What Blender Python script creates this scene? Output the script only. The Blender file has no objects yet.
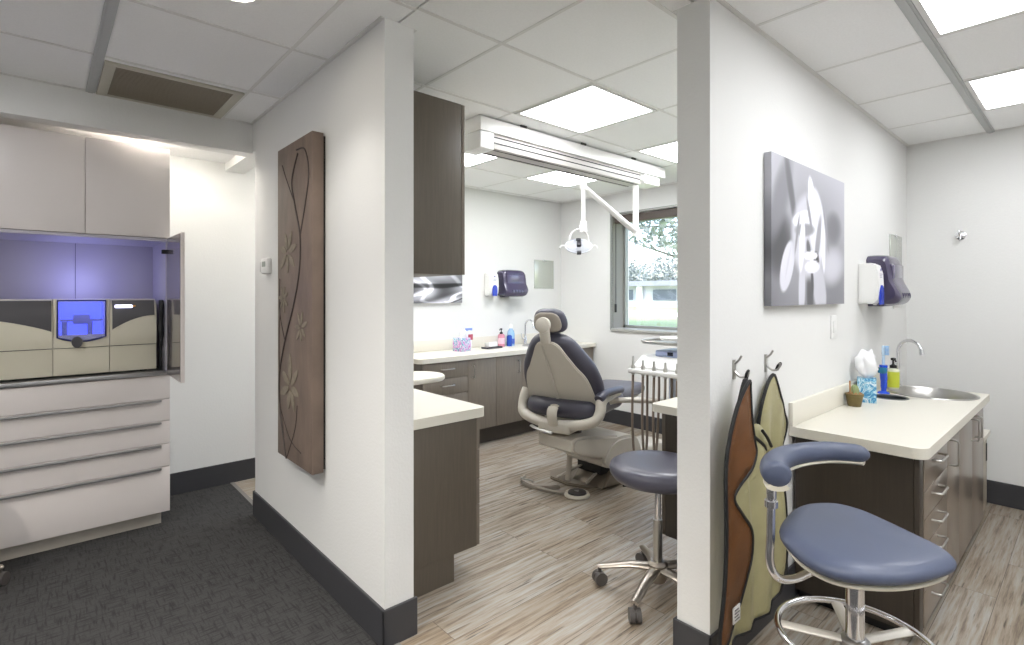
import bpy, bmesh, math, random
from math import sin, cos, pi, radians, sqrt, atan2, hypot
from mathutils import Vector, Matrix
random.seed(7)
sc = bpy.context.scene
COL = sc.collection
V = Vector

# ------------------------------------------------------------------ materials
def lin(c):
    return tuple(((x/255.0)/12.92 if x/255.0 <= .04045 else ((x/255.0+.055)/1.055)**2.4) for x in c) + (1,)
MATS = {}
def mat(name, col, rough=.5, metal=0, noise=0, nscale=8, bump=0, bscale=60, coat=0, emis=None, estr=0, trans=0, ior=1.45, alpha=1, stretch=(1,1,1), spec=.5, aniso=0):
    if name in MATS: return MATS[name]
    m = bpy.data.materials.new(name); m.use_nodes = True
    nt = m.node_tree; b = nt.nodes['Principled BSDF']
    b.inputs['Base Color'].default_value = lin(col)
    b.inputs['Roughness'].default_value = rough
    b.inputs['Metallic'].default_value = metal
    b.inputs['IOR'].default_value = ior
    b.inputs['Specular IOR Level'].default_value = spec
    b.inputs['Coat Weight'].default_value = coat
    b.inputs['Transmission Weight'].default_value = trans
    b.inputs['Alpha'].default_value = alpha
    if emis:
        b.inputs['Emission Color'].default_value = lin(emis); b.inputs['Emission Strength'].default_value = estr
    tc = nt.nodes.new('ShaderNodeTexCoord'); mp = nt.nodes.new('ShaderNodeMapping')
    mp.inputs['Scale'].default_value = stretch
    nt.links.new(tc.outputs['Object'], mp.inputs['Vector'])
    if noise:
        n = nt.nodes.new('ShaderNodeTexNoise'); n.inputs['Scale'].default_value = nscale; n.inputs['Detail'].default_value = 5
        nt.links.new(mp.outputs[0], n.inputs['Vector'])
        r = nt.nodes.new('ShaderNodeValToRGB')
        c = lin(col)
        r.color_ramp.elements[0].position = .3; r.color_ramp.elements[1].position = .7
        r.color_ramp.elements[0].color = tuple(max(0, x*(1-noise)) for x in c[:3])+(1,)
        r.color_ramp.elements[1].color = tuple(min(1, x*(1+noise)) for x in c[:3])+(1,)
        nt.links.new(n.outputs['Fac'], r.inputs['Fac']); nt.links.new(r.outputs['Color'], b.inputs['Base Color'])
    if bump:
        n2 = nt.nodes.new('ShaderNodeTexNoise'); n2.inputs['Scale'].default_value = bscale; n2.inputs['Detail'].default_value = 3
        nt.links.new(mp.outputs[0], n2.inputs['Vector'])
        bp = nt.nodes.new('ShaderNodeBump'); bp.inputs['Strength'].default_value = bump; bp.inputs['Distance'].default_value = .004
        nt.links.new(n2.outputs['Fac'], bp.inputs['Height']); nt.links.new(bp.outputs['Normal'], b.inputs['Normal'])
    MATS[name] = m
    return m

M_wall = mat('wall_paint', (228,228,226), .75, bump=.25, bscale=90)
M_ceil = mat('ceiling_tile', (244,244,243), .9, noise=.02, nscale=120, bump=.15, bscale=300)
M_grid = mat('ceiling_bar', (226,225,222), .6)
M_gridg = mat('ceiling_wide_bar', (186,188,187), .6)
M_base = mat('rubber_base', (62,62,65), .45)
M_tau = mat('taupe_laminate', (124,115,104), .42, noise=.10, nscale=14, stretch=(9,9,.5))
M_taud = mat('dark_taupe_laminate', (96,88,78), .42, noise=.08, nscale=14, stretch=(9,9,.5))
M_dark = mat('espresso_laminate', (62,55,48), .4, noise=.10, nscale=14, stretch=(9,9,.5))
M_grey = mat('pale_grey_laminate', (220,213,210), .33)
M_count = mat('ivory_counter', (222,218,206), .4, noise=.02, nscale=200)
M_chrome = mat('chrome', (225,225,228), .12, 1)
M_steel = mat('brushed_steel', (190,188,184), .3, 1)
M_alu = mat('aluminium', (170,170,172), .32, 1)
M_vinyl = mat('slate_vinyl', (74,73,86), .38, bump=.06, bscale=200, coat=.15)
M_vblue = mat('blue_grey_vinyl', (76,84,106), .42, bump=.06, bscale=200, coat=.1)
M_cream = mat('cream_plastic', (206,200,189), .38)
M_creamd = mat('grey_beige_plastic', (166,158,148), .4)
M_wht = mat('white_plastic', (238,238,236), .35)
M_white_arm = mat('white_enamel', (242,241,238), .3)
M_blk = mat('black_rubber', (24,24,26), .5)
M_smoke = mat('smoked_purple_plastic', (72,66,92), .22, coat=.4)
M_diff = mat('light_diffuser', (255,255,255), .5, emis=(250,252,255), estr=11)
M_diff2 = mat('light_diffuser_soft', (255,255,255), .5, emis=(250,252,255), estr=7.5)
M_glass = None
def glassmat():
    m = bpy.data.materials.new('window_glass'); m.use_nodes = True; nt = m.node_tree; nt.nodes.clear()
    o = nt.nodes.new('ShaderNodeOutputMaterial'); mx = nt.nodes.new('ShaderNodeMixShader')
    t = nt.nodes.new('ShaderNodeBsdfTransparent'); g = nt.nodes.new('ShaderNodeBsdfGlossy')
    g.inputs['Roughness'].default_value = .02; mx.inputs[0].default_value = .06
    nt.links.new(t.outputs[0], mx.inputs[1]); nt.links.new(g.outputs[0], mx.inputs[2]); nt.links.new(mx.outputs[0], o.inputs[0])
    return m
M_glass = glassmat()

def nodes_mat(name, rough=.5):
    m = bpy.data.materials.new(name); m.use_nodes = True
    nt = m.node_tree; return m, nt, nt.nodes['Principled BSDF'], nt.nodes, nt.links

def plank_mat():
    m, nt, b, N, L = nodes_mat('weathered_plank')
    tc = N.new('ShaderNodeTexCoord')
    br = N.new('ShaderNodeTexBrick'); br.offset = .37; br.offset_frequency = 2
    br.inputs['Scale'].default_value = 1; br.inputs['Brick Width'].default_value = 1.22; br.inputs['Row Height'].default_value = .155
    br.inputs['Mortar Size'].default_value = .0012; br.inputs['Mortar Smooth'].default_value = .1
    br.inputs['Color1'].default_value = (0,0,0,1); br.inputs['Color2'].default_value = (1,1,1,1); br.inputs['Mortar'].default_value = (.5,.5,.5,1)
    L.new(tc.outputs['Object'], br.inputs['Vector'])
    # offset the grain per plank
    sc_ = N.new('ShaderNodeVectorMath'); sc_.operation = 'SCALE'; sc_.inputs['Scale'].default_value = 7.3
    L.new(br.outputs['Color'], sc_.inputs[0])
    ad = N.new('ShaderNodeVectorMath'); ad.operation = 'ADD'
    L.new(tc.outputs['Object'], ad.inputs[0]); L.new(sc_.outputs[0], ad.inputs[1])
    mp = N.new('ShaderNodeMapping'); mp.inputs['Scale'].default_value = (1.2, 21, 1)
    L.new(ad.outputs[0], mp.inputs['Vector'])
    n1 = N.new('ShaderNodeTexNoise'); n1.inputs['Scale'].default_value = 2.2; n1.inputs['Detail'].default_value = 9; n1.inputs['Roughness'].default_value = .68
    L.new(mp.outputs[0], n1.inputs['Vector'])
    r = N.new('ShaderNodeValToRGB'); e = r.color_ramp.elements
    e[0].position = .28; e[0].color = lin((92,82,72)); e[1].position = .76; e[1].color = lin((190,188,185))
    for p, c in ((.38,(124,112,99)),(.45,(148,137,123)),(.52,(162,154,143)),(.6,(167,165,161))):
        q = e.new(p); q.color = lin(c)
    L.new(n1.outputs['Fac'], r.inputs['Fac'])
    # plank tone
    mt = N.new('ShaderNodeMix'); mt.data_type = 'RGBA'; mt.blend_type = 'MULTIPLY'; mt.inputs[0].default_value = .6
    r2 = N.new('ShaderNodeValToRGB'); r2.color_ramp.elements[0].color = lin((222,205,182)); r2.color_ramp.elements[1].color = lin((255,255,255))
    L.new(br.outputs['Color'], r2.inputs['Fac']); L.new(r.outputs['Color'], mt.inputs[6]); L.new(r2.outputs['Color'], mt.inputs[7])
    # dark knots and cracks
    mp2 = N.new('ShaderNodeMapping'); mp2.inputs['Scale'].default_value = (2.5, 38, 1); L.new(ad.outputs[0], mp2.inputs['Vector'])
    n2 = N.new('ShaderNodeTexNoise'); n2.inputs['Scale'].default_value = 1.7; n2.inputs['Detail'].default_value = 6; L.new(mp2.outputs[0], n2.inputs['Vector'])
    r3 = N.new('ShaderNodeValToRGB'); r3.color_ramp.elements[0].position = .31; r3.color_ramp.elements[0].color = lin((96,80,66)); r3.color_ramp.elements[1].position = .39; r3.color_ramp.elements[1].color = (1,1,1,1)
    L.new(n2.outputs['Fac'], r3.inputs['Fac'])
    m2 = N.new('ShaderNodeMix'); m2.data_type = 'RGBA'; m2.blend_type = 'MULTIPLY'; m2.inputs[0].default_value = .75
    L.new(mt.outputs[2], m2.inputs[6]); L.new(r3.outputs['Color'], m2.inputs[7])
    m3 = N.new('ShaderNodeMix'); m3.data_type = 'RGBA'; m3.inputs[7].default_value = lin((90,78,66)); L.new(br.outputs['Fac'], m3.inputs[0]); L.new(m2.outputs[2], m3.inputs[6])
    L.new(m3.outputs[2], b.inputs['Base Color'])
    b.inputs['Roughness'].default_value = .38
    bp = N.new('ShaderNodeBump'); bp.inputs['Strength'].default_value = .2; bp.inputs['Distance'].default_value = .002
    L.new(n1.outputs['Fac'], bp.inputs['Height']); L.new(bp.outputs['Normal'], b.inputs['Normal'])
    return m
M_plank = plank_mat()

def carpet_mat():
    m, nt, b, N, L = nodes_mat('charcoal_carpet_tile')
    tc = N.new('ShaderNodeTexCoord')
    ck = N.new('ShaderNodeTexChecker'); ck.inputs['Scale'].default_value = 1/.61; L.new(tc.outputs['Object'], ck.inputs['Vector'])
    outs = []
    for sx in ((7, 70, 1), (70, 7, 1)):
        mp = N.new('ShaderNodeMapping'); mp.inputs['Scale'].default_value = sx; L.new(tc.outputs['Object'], mp.inputs['Vector'])
        n = N.new('ShaderNodeTexNoise'); n.inputs['Scale'].default_value = 1.5; n.inputs['Detail'].default_value = 3; L.new(mp.outputs[0], n.inputs['Vector'])
        r = N.new('ShaderNodeValToRGB'); r.color_ramp.elements[0].position = .33; r.color_ramp.elements[0].color = lin((30,28,28)); r.color_ramp.elements[1].position = .50; r.color_ramp.elements[1].color = lin((56,53,52))
        L.new(n.outputs['Fac'], r.inputs['Fac']); outs.append(r)
    mx = N.new('ShaderNodeMix'); mx.data_type = 'RGBA'; mx.blend_type = 'DARKEN'; mx.inputs[0].default_value = 1
    L.new(outs[0].outputs['Color'], mx.inputs[6]); L.new(outs[1].outputs['Color'], mx.inputs[7])
    fn = N.new('ShaderNodeTexNoise'); fn.inputs['Scale'].default_value = 400; L.new(tc.outputs['Object'], fn.inputs['Vector'])
    ml = N.new('ShaderNodeMix'); ml.data_type = 'RGBA'; ml.blend_type = 'OVERLAY'; ml.inputs[0].default_value = .5
    L.new(mx.outputs[2], ml.inputs[6]); L.new(fn.outputs['Color'], ml.inputs[7])
    hs = N.new('ShaderNodeHueSaturation'); hs.inputs['Saturation'].default_value = .25; L.new(ml.outputs[2], hs.inputs['Color'])
    L.new(hs.outputs[0], b.inputs['Base Color']); b.inputs['Roughness'].default_value = .9
    bp = N.new('ShaderNodeBump'); bp.inputs['Strength'].default_value = .5; bp.inputs['Distance'].default_value = .004
    L.new(fn.outputs['Fac'], bp.inputs['Height']); L.new(bp.outputs['Normal'], b.inputs['Normal'])
    return m
M_carpet = carpet_mat()

def vcol_mat(name, rough=.5, bump=0):
    m, nt, b, N, L = nodes_mat(name)
    a = N.new('ShaderNodeVertexColor'); a.layer_name = 'Col'
    L.new(a.outputs['Color'], b.inputs['Base Color']); b.inputs['Roughness'].default_value = rough
    return m

# ------------------------------------------------------------------ mesh helpers
def BM(): return bmesh.new()
def newverts(bm, n0): bm.verts.ensure_lookup_table(); return bm.verts[n0:]
def box(bm, x0, x1, y0, y1, z0, z1, bev=0, seg=2, M=None):
    t = bmesh.new()
    bmesh.ops.create_cube(t, size=1, matrix=Matrix.Translation(((x0+x1)/2, (y0+y1)/2, (z0+z1)/2)) @ Matrix.Diagonal((abs(x1-x0), abs(y1-y0), abs(z1-z0), 1)))
    if bev: bmesh.ops.bevel(t, geom=t.edges[:], offset=bev, segments=seg, affect='EDGES', profile=.5)
    if M: t.transform(M)
    merge(bm, t)
def merge(bm, t):
    me = bpy.data.meshes.new('tmp'); t.to_mesh(me); t.free(); bm.from_mesh(me); bpy.data.meshes.remove(me)
def cyl(bm, p0, p1, r0, r1=None, n=24, caps=True):
    r1 = r0 if r1 is None else r1
    tube(bm, [p0, p1], [r0, r1], n, caps)
def frames(pts):
    pts = [V(p) for p in pts]; T = []
    for i in range(len(pts)):
        a = pts[max(0, i-1)]; b = pts[min(len(pts)-1, i+1)]; T.append((b-a).normalized())
    up = V((0,0,1)) if abs(T[0].z) < .9 else V((1,0,0))
    n = T[0].cross(up).normalized(); out = []
    for i, t in enumerate(T):
        n = (n - t*n.dot(t)).normalized(); out.append((pts[i], t, n, t.cross(n).normalized()))
    return out
def tube(bm, pts, r, n=12, caps=True, closed=False, flat=1.0, flatn=None):
    """sweep a circle (or ellipse: second radius = r*flat along the binormal)"""
    if not isinstance(r, (list, tuple)): r = [r]*len(pts)
    if closed: pts = list(pts)
    fr = frames(pts); rings = []
    if closed:
        P = [V(p) for p in pts]; m = len(P); up = V((0,0,1)); fr = []
        c = sum(P, V())/m
        nrm = (P[1]-P[0]).cross(P[2]-P[1]).normalized()
        for i in range(m):
            t = (P[(i+1) % m]-P[i-1]).normalized(); nn = t.cross(nrm).normalized(); fr.append((P[i], t, nn, nrm))
    for i, (p, t, a, b) in enumerate(fr):
        if flatn is not None:
            b = V(flatn) - t*t.dot(V(flatn)); b.normalize(); a = b.cross(t).normalized()
        rings.append([bm.verts.new(p + a*cos(2*pi*k/n)*r[i] + b*sin(2*pi*k/n)*r[i]*flat) for k in range(n)])
    m = len(rings)
    for i in range(m if closed else m-1):
        A = rings[i]; B = rings[(i+1) % m]
        for k in range(n):
            bm.faces.new((A[k], A[(k+1) % n], B[(k+1) % n], B[k]))
    if caps and not closed:
        bm.faces.new(rings[0]); bm.faces.new(list(reversed(rings[-1])))
def spl(pts, n=6, closed=False):
    P = [V(p) for p in pts]; out = []; m = len(P)
    for i in range(m if closed else m-1):
        if closed: a, b, c, d = P[i-1], P[i], P[(i+1) % m], P[(i+2) % m]
        else: a, b, c, d = P[max(0,i-1)], P[i], P[i+1], P[min(m-1,i+2)]
        for k in range(n):
            t = k/n
            out.append(.5*((2*b)+(-a+c)*t+(2*a-5*b+4*c-d)*t*t+(-a+3*b-3*c+d)*t**3))
    if not closed: out.append(P[-1])
    return out
def lathe(bm, prof, c=(0,0,0), n=32, sx=1, sy=1):
    """prof: (r, z) list"""
    rings = []
    for r, z in prof:
        if r < 1e-6: rings.append([bm.verts.new((c[0], c[1], c[2]+z))])
        else: rings.append([bm.verts.new((c[0]+r*sx*cos(2*pi*k/n), c[1]+r*sy*sin(2*pi*k/n), c[2]+z)) for k in range(n)])
    for A, B in zip(rings, rings[1:]):
        for k in range(n):
            q = (k+1) % n
            if len(A) == 1 and len(B) > 1: bm.faces.new((A[0], B[q], B[k]))
            elif len(B) == 1 and len(A) > 1: bm.faces.new((A[k], A[q], B[0]))
            elif len(A) > 1: bm.faces.new((A[k], A[q], B[q], B[k]))
    return rings
def ident(p): return p
def prism(bm, outline, h0, h1, fn=lambda u, v, w: (u, v, w), bev=0):
    """outline in (u,v), extruded w from h0 to h1, fn maps to xyz; optional edge bevel"""
    t = bmesh.new()
    A = [t.verts.new((u, v, h0)) for u, v in outline]; B = [t.verts.new((u, v, h1)) for u, v in outline]
    t.faces.new(list(reversed(A))); t.faces.new(B); n = len(A)
    for k in range(n): t.faces.new((A[k], A[(k+1) % n], B[(k+1) % n], B[k]))
    bmesh.ops.recalc_face_normals(t, faces=t.faces[:])
    if bev:
        es = [e for e in t.edges if abs(e.verts[0].co.z-e.verts[1].co.z) < 1e-6]
        bmesh.ops.bevel(t, geom=es, offset=bev, segments=2, affect='EDGES')
    for v in t.verts: v.co = V(fn(*v.co))
    merge(bm, t)
def cushion(bm, outline, top, bot, fn=lambda u, v, w: (u, v, w), inset=.05, crown=.012, n=6):
    """padded solid over a closed 2-D outline: w from bot to top with rounded rims"""
    P = [V((u, v)) for u, v in outline]; m = len(P); c = sum(P, V((0,0)))/m
    mid = (top+bot)/2; h = (top-bot)/2; rows = []
    def ring(ins, w):
        out = []
        for p in P:
            d = (c-p); L = max(d.length, 1e-6); out.append(p + d*min(ins/L, .98))
        return [bm.verts.new(fn(q.x, q.y, w)) for q in out]
    for i in range(-n, n+1):
        a = i/n*pi/2
        rows.append(ring(inset*(1-cos(a)), mid+h*sin(a)))
    R = sum((p-c).length for p in P)/m
    def shrink(s, w): return [bm.verts.new(fn(*(c+(p+(c-p)*min(inset/max((c-p).length,1e-6),.98)-c)*s), w)) for p in P]
    up = [shrink(s, top+crown*(1-s*s)) for s in (.75,.5,.25)]
    dn = [shrink(s, bot) for s in (.25,.5,.75)]
    rows = dn + rows + up
    for A, B in zip(rows, rows[1:]):
        for k in range(m): bm.faces.new((A[k], A[(k+1) % m], B[(k+1) % m], B[k]))
    bm.faces.new(rows[-1]); bm.faces.new(list(reversed(rows[0])))
def superell(a, b, p=2.5, n=40, cx=0, cy=0):
    out = []
    for k in range(n):
        t = 2*pi*k/n; c, s = cos(t), sin(t)
        out.append((cx+a*abs(c)**(2/p)*(1 if c >= 0 else -1), cy+b*abs(s)**(2/p)*(1 if s >= 0 else -1)))
    return out

def obj(name, bm, m, parent=None, smooth=40, M=None, **props):
    bmesh.ops.recalc_face_normals(bm, faces=bm.faces[:])
    if M: bm.transform(M)
    me = bpy.data.meshes.new(name); 
    if smooth:
        for f in bm.faces: f.smooth = True
        for e in bm.edges:
            if len(e.link_faces) == 2: e.smooth = e.calc_face_angle(0) < radians(smooth)
    bm.to_mesh(me); bm.free()
    o = bpy.data.objects.new(name, me); COL.objects.link(o)
    for mm in (m if isinstance(m, (list, tuple)) else [m]): me.materials.append(mm)
    if parent: o.parent = parent
    for k, v in props.items(): o[k] = v
    return o
def thing(name, label, cat, loc=(0,0,0), rz=0, group=None):
    o = bpy.data.objects.new(name, None); COL.objects.link(o); o.location = loc; o.rotation_euler = (0,0,rz); o.empty_display_size = .1
    o['label'] = label; o['category'] = cat
    if group: o['group'] = group
    return o
def tag(o, label, cat, group=None):
    o['label'] = label; o['category'] = cat
    if group: o['group'] = group
    return o
def struct(name, bm, m, parent=None, smooth=0, **k):
    o = obj(name, bm, m, parent, smooth, **k)
    if not parent: o['kind'] = 'structure'
    return o
def sbox(name, x0, x1, y0, y1, z0, z1, m, bev=0, parent=None):
    b = BM(); box(b, x0, x1, y0, y1, z0, z1, bev); return struct(name, b, m, parent)
def part(name, m, parent, x0, x1, y0, y1, z0, z1, bev=0, **k):
    b = BM(); box(b, x0, x1, y0, y1, z0, z1, bev); return obj(name, b, m, parent, **k)
def copy_tree(o, parent=None):
    c = o.copy(); COL.objects.link(c); c.parent = parent
    for ch in list(o.children): copy_tree(ch, c)
    return c

# ------------------------------------------------------------------ room shell
H = 2.44
XW, XE = -1.7, 4.65      # room extents
YS, YN = -1.7, 4.22
# floors
b = BM(); box(b, 1.045, 4.9, YS, YN+.12, -.1, 0); struct('floor', b, M_plank)
b = BM(); box(b, XW, 1.02, YS, YN+.12, -.1, 0); struct('floor', b, M_carpet)
sbox('trim_1', 1.02, 1.045, YS, YN, -.1, .004, mat('threshold_strip', (120,118,116), .5))
# walls
sbox('wall_left', .99, 1.118, 1.845, 3.5, 0, H, M_wall)
sbox('wall_right', 1.782, 4.65, .93, 1.06, 0, H, M_wall)
sbox('wall_back', XW, 4.85, YN, YN+.12, 0, H, M_wall)
sbox('wall_outer', 4.65, 4.85, YS-.1, 1.06, 0, H, M_wall)
sbox('wall_west', XW-.1, XW, YS-.1, YN+.12, 0, H, M_wall)
sbox('wall_front', XW, 4.65, YS-.1, YS, 0, H, M_wall)
# window wall with an opening
WY0, WY1, WZ0, WZ1 = 1.75, 3.48, 1.01, 2.215
b = BM()
box(b, 4.55, 4.85, 1.06, WY0, 0, H); box(b, 4.55, 4.85, WY1, YN, 0, H)
box(b, 4.55, 4.85, WY0, WY1, 0, WZ0); box(b, 4.55, 4.85, WY0, WY1, WZ1, H)
struct('wall_window', b, M_wall)
# bulkhead and soffit over the passage
sbox('wall_bulkhead', XW, .99, 3.55, 3.66, 2.253, H, M_wall)
sbox('wall_header', .99, 1.118, 3.5, YN, 2.262, H, M_wall)
sbox('ceiling', .57, .99, 3.66, YN, 2.32, H, M_ceil)
# ceilings: tiles over exposed bars
def ceiling(x0, x1, y0, y1, xs, ys, wide=()):
    b = BM(); g = .0045; xs = sorted(xs); ys = sorted(ys)
    xe = [x0]+[x for x in xs if x0+.02 < x < x1-.02]+[x1]; ye = [y0]+[y for y in ys if y0+.02 < y < y1-.02]+[y1]
    for i in range(len(xe)-1):
        for j in range(len(ye)-1):
            box(b, xe[i]+g, xe[i+1]-g, ye[j]+g, ye[j+1]-g, H, H+.03)
    box(b, x0, x1, y0, y1, H+.04, H+.1)
    struct('ceiling', b, M_ceil)
    b = BM()
    for x in xe[1:-1]: box(b, x-.008, x+.008, y0, y1, H-.002, H+.001)
    for y in ye[1:-1]: box(b, x0, x1, y-.008, y+.008, H-.0035, H+.0012)
    return b
hx = [.815-.61*k for k in range(5)]; hy = [2.985-.635*k for k in range(9)]
b = ceiling(XW, 1.05, YS, 3.6, hx, hy); struct('trim_2', b, M_grid)
b = BM(); box(b, .172, .212, YS, 3.55, H-.006, H+.001); box(b, .182, .202, YS, 3.55, H-.009, H-.006); struct('trim_3', b, M_gridg)
ox = [1.465+.605*k for k in range(6)]; oy = [1.09+.61*k for k in range(7)]
b = ceiling(1.05, 4.65, .995, YN, ox, oy); struct('trim_4', b, M_grid)
rx = [1.47+.655*k for k in range(6)]; ry = [.478-.64*k for k in range(4)]
b = ceiling(1.05, 4.65, YS, .995, rx, ry); struct('trim_5', b, M_grid)
b = BM(); box(b, 1.05, 4.65, .458, .498, H-.006, H+.001); box(b, 1.05, 4.65, .468, .488, H-.01, H-.006); struct('trim_6', b, M_gridg)
b = BM()   # wall angles
box(b, 1.118, 1.135, 1.845, YN, H-.004, H); box(b, 1.782, 4.65, 1.06, 1.078, H-.004, H); box(b, 1.782, 4.65, .912, .93, H-.004, H)
box(b, 1.118, 4.55, YN-.018, YN, H-.004, H); box(b, 4.532, 4.55, 1.06, YN, H-.004, H); box(b, 4.632, 4.65, YS, .93, H-.004, H); box(b, .972, .99, 1.845, 3.55, H-.004, H); box(b, XW, .99, 3.532, 3.55, H-.004, H)
struct('trim_7', b, M_grid)
sbox('ceiling', XW-.1, 4.85, YS-.1, YN+.12, H+.12, H+.2, M_ceil)  # unseen slab over all the rooms, added to stop sun leaking in
sbox('ceiling', XW, .57, 3.66, YN, 2.32, H, M_ceil)
# baseboards
def bb(name, x0, x1, y0, y1):
    b = BM(); box(b, x0, x1, y0, y1, 0, .15, .003); return struct(name, b, M_base)
bb('baseboard_left', .978, .99, 1.833, 3.5); bb('baseboard_left', .978, 1.13, 1.833, 1.845); bb('baseboard_left', .978, 1.13, 3.5, 3.512)
bb('baseboard_right', 1.77, 4.65, .918, .93); bb('baseboard_right', 1.77, 1.782, .918, 1.072); bb('baseboard_right', 1.77, 4.55, 1.06, 1.072)
bb('baseboard_back', .55, 4.55, YN-.012, YN); bb('baseboard_window', 4.538, 4.55, 1.072, YN-.012); bb('baseboard_outer', 4.638, 4.65, YS, .918)

# window
M_wframe = mat('window_frame_grey', (150,152,148), .45, .3)
b = BM(); d = .03
xg = 4.765
box(b, 4.54, 4.556, WY0-.02, WY0, WZ0-.02, WZ1+.02); box(b, 4.54, 4.556, WY1, WY1+.022, WZ0-.02, WZ1+.02)
box(b, 4.54, 4.556, WY0, WY1, WZ1, WZ1+.02)
win = struct('window_1', b, M_wframe)
b = BM(); box(b, 4.53, xg, WY0, WY1, WZ0-.028, WZ0+.002, .004); struct('window_sill', b, mat('sill_grey', (170,170,164), .4), win)
b = BM()
box(b, xg-.02, xg+.03, WY0, WY0+d, WZ0, WZ1); box(b, xg-.02, xg+.03, WY1-d, WY1, WZ0, WZ1); box(b, xg-.02, xg+.03, WY0, WY1, WZ0, WZ0+d); box(b, xg-.02, xg+.03, WY0, WY1, WZ1-d, WZ1)
struct('sash', b, M_wframe, win)
b = BM(); box(b, xg, xg+.006, WY0+d, WY1-d, WZ0+d, WZ1-d); struct('pane', b, M_glass, win)
b = BM(); box(b, 4.575, 4.66, WY0+.01, WY1-.01, WZ1-.085, WZ1-.004, .006); sh = struct('shade_cassette', b, mat('bronze_shade', (84,74,68), .5), win)
b = BM(); cyl(b, (4.60, WY1-.012, 1.22), (4.60, WY1-.012, 2.13), .003, n=6); box(b, 4.585, 4.61, WY1-.02, WY1-.001, 1.18, 1.27, .004); struct('shade_chain', b, M_blk, win)
# jamb colour liner
b = BM(); box(b, 4.556, xg-.02, WY1-.006, WY1, WZ0, WZ1); box(b, 4.556, xg-.02, WY0, WY0+.006, WZ0, WZ1); struct('jamb', b, mat('jamb_paint', (140,137,130), .7), win)

# ------------------------------------------------------------------ lamps
def panel(x0, x1, y0, y1, label, strength=None, m=None):
    t = thing('ceiling_light', label, 'light', ((x0+x1)/2, (y0+y1)/2, H), group='square ceiling light panels')
    w, l = (x1-x0)/2, (y1-y0)/2
    b = BM()
    for a in ((-w, w, -l, -l+.02), (-w, w, l-.02, l), (-w, -w+.02, -l+.02, l-.02), (w-.02, w, -l+.02, l-.02)): box(b, *a, -.006, .001)
    obj('frame', b, M_grid, t)
    b = BM(); box(b, -w+.02, w-.02, -l+.02, l-.02, -.004, .0); obj('diffuser', b, m or M_diff, t)
    return t
g=.012
for (x0, x1, y0, y1, lb) in (
    (2.07, 2.675, 1.70, 2.31, 'bright square ceiling light nearest, in front of the long ceiling track'),
    (3.28, 3.885, 1.70, 2.31, 'bright ceiling light half hidden by the white pillar, above the window'),
    (2.07, 2.675, 2.92, 3.53, 'bright ceiling light half hidden behind the tall brown wall cabinet'),
    (3.28, 3.885, 2.92, 3.53, 'bright ceiling light beyond the track, just above the exam light arm')):
    panel(x0+g, x1-g, y0+g, y1-g, lb)
for (x0, x1, lb) in ((2.125, 2.78, 'bright ceiling light at the top right edge, nearest of the two over the sink alcove'), (3.435, 4.09, 'bright ceiling light over the sink alcove, the one nearer the back wall')):
    panel(x0+g, x1-g, -.162+g, .478-g-.01, lb, m=M_diff2)
panel(2.125+g, 2.78-g, -1.442+g, -.802-g, 'added fill ceiling light, unseen outside the picture at the right', m=M_diff2)  # extra unseen panel, added for more light from outside the view
def downlight(x, y, label, e=9):
    t = thing('recessed_downlight', label, 'light', (x, y, H), group='round downlights of the hallway')
    b = BM(); lathe(b, [(.062,-.001),(.066,-.006),(.088,-.006),(.090,0),(.062,0)], n=40); obj('trim_ring', b, M_wht, t)
    b = BM(); lathe(b, [(0,-.003),(.062,-.003),(.062,0),(0,0)], n=40); obj('lens', b, mat('downlight_lens', (255,255,255), .5, emis=(255,246,230), estr=26), t)
    l = bpy.data.lights.new('downlight_beam', 'SPOT'); l.energy = e; l.color = (1,.96,.9); l.spot_size = radians(120); l.spot_blend = .8; l.shadow_soft_size = .06
    lo = bpy.data.objects.new('downlight_beam', l); COL.objects.link(lo); lo.parent = t; lo.location = (0,0,-.02)
DL = 80
downlight(.51, 2.03, 'round recessed ceiling light at the top edge of the picture', 20)
downlight(-.1, 1.35, 'added round fill downlight, unseen outside the picture in front of the grey cabinets', 75)  # extra unseen downlight, added to brighten the cabinet fronts
downlight(-.7, 1.9, 'round recessed ceiling light outside the picture at the left', DL)
downlight(.2, .2, 'round recessed ceiling light outside the picture above the viewer', DL)
downlight(-.8, -.6, 'round recessed ceiling light outside the picture behind the viewer', DL)
panel(1.47+g, 2.125-g, -.802+g, -.162-g, 'added fill ceiling light, unseen behind the viewer', m=M_diff2)  # extra unseen panel, added to light the faces turned to the viewer
panel(-1.015+g, -.405-g, 2.35+g, 2.985-g, 'added fill ceiling light, unseen outside the picture at the left above the grey cabinets', m=M_diff2)  # unseen panel added to brighten the cabinets, placed after a door highlight
panel(.21+g, .815-g, -.825+g, -.19-g, 'added fill ceiling light, unseen over the corridor behind the viewer')  # extra unseen panel, added as corridor fill
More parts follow.
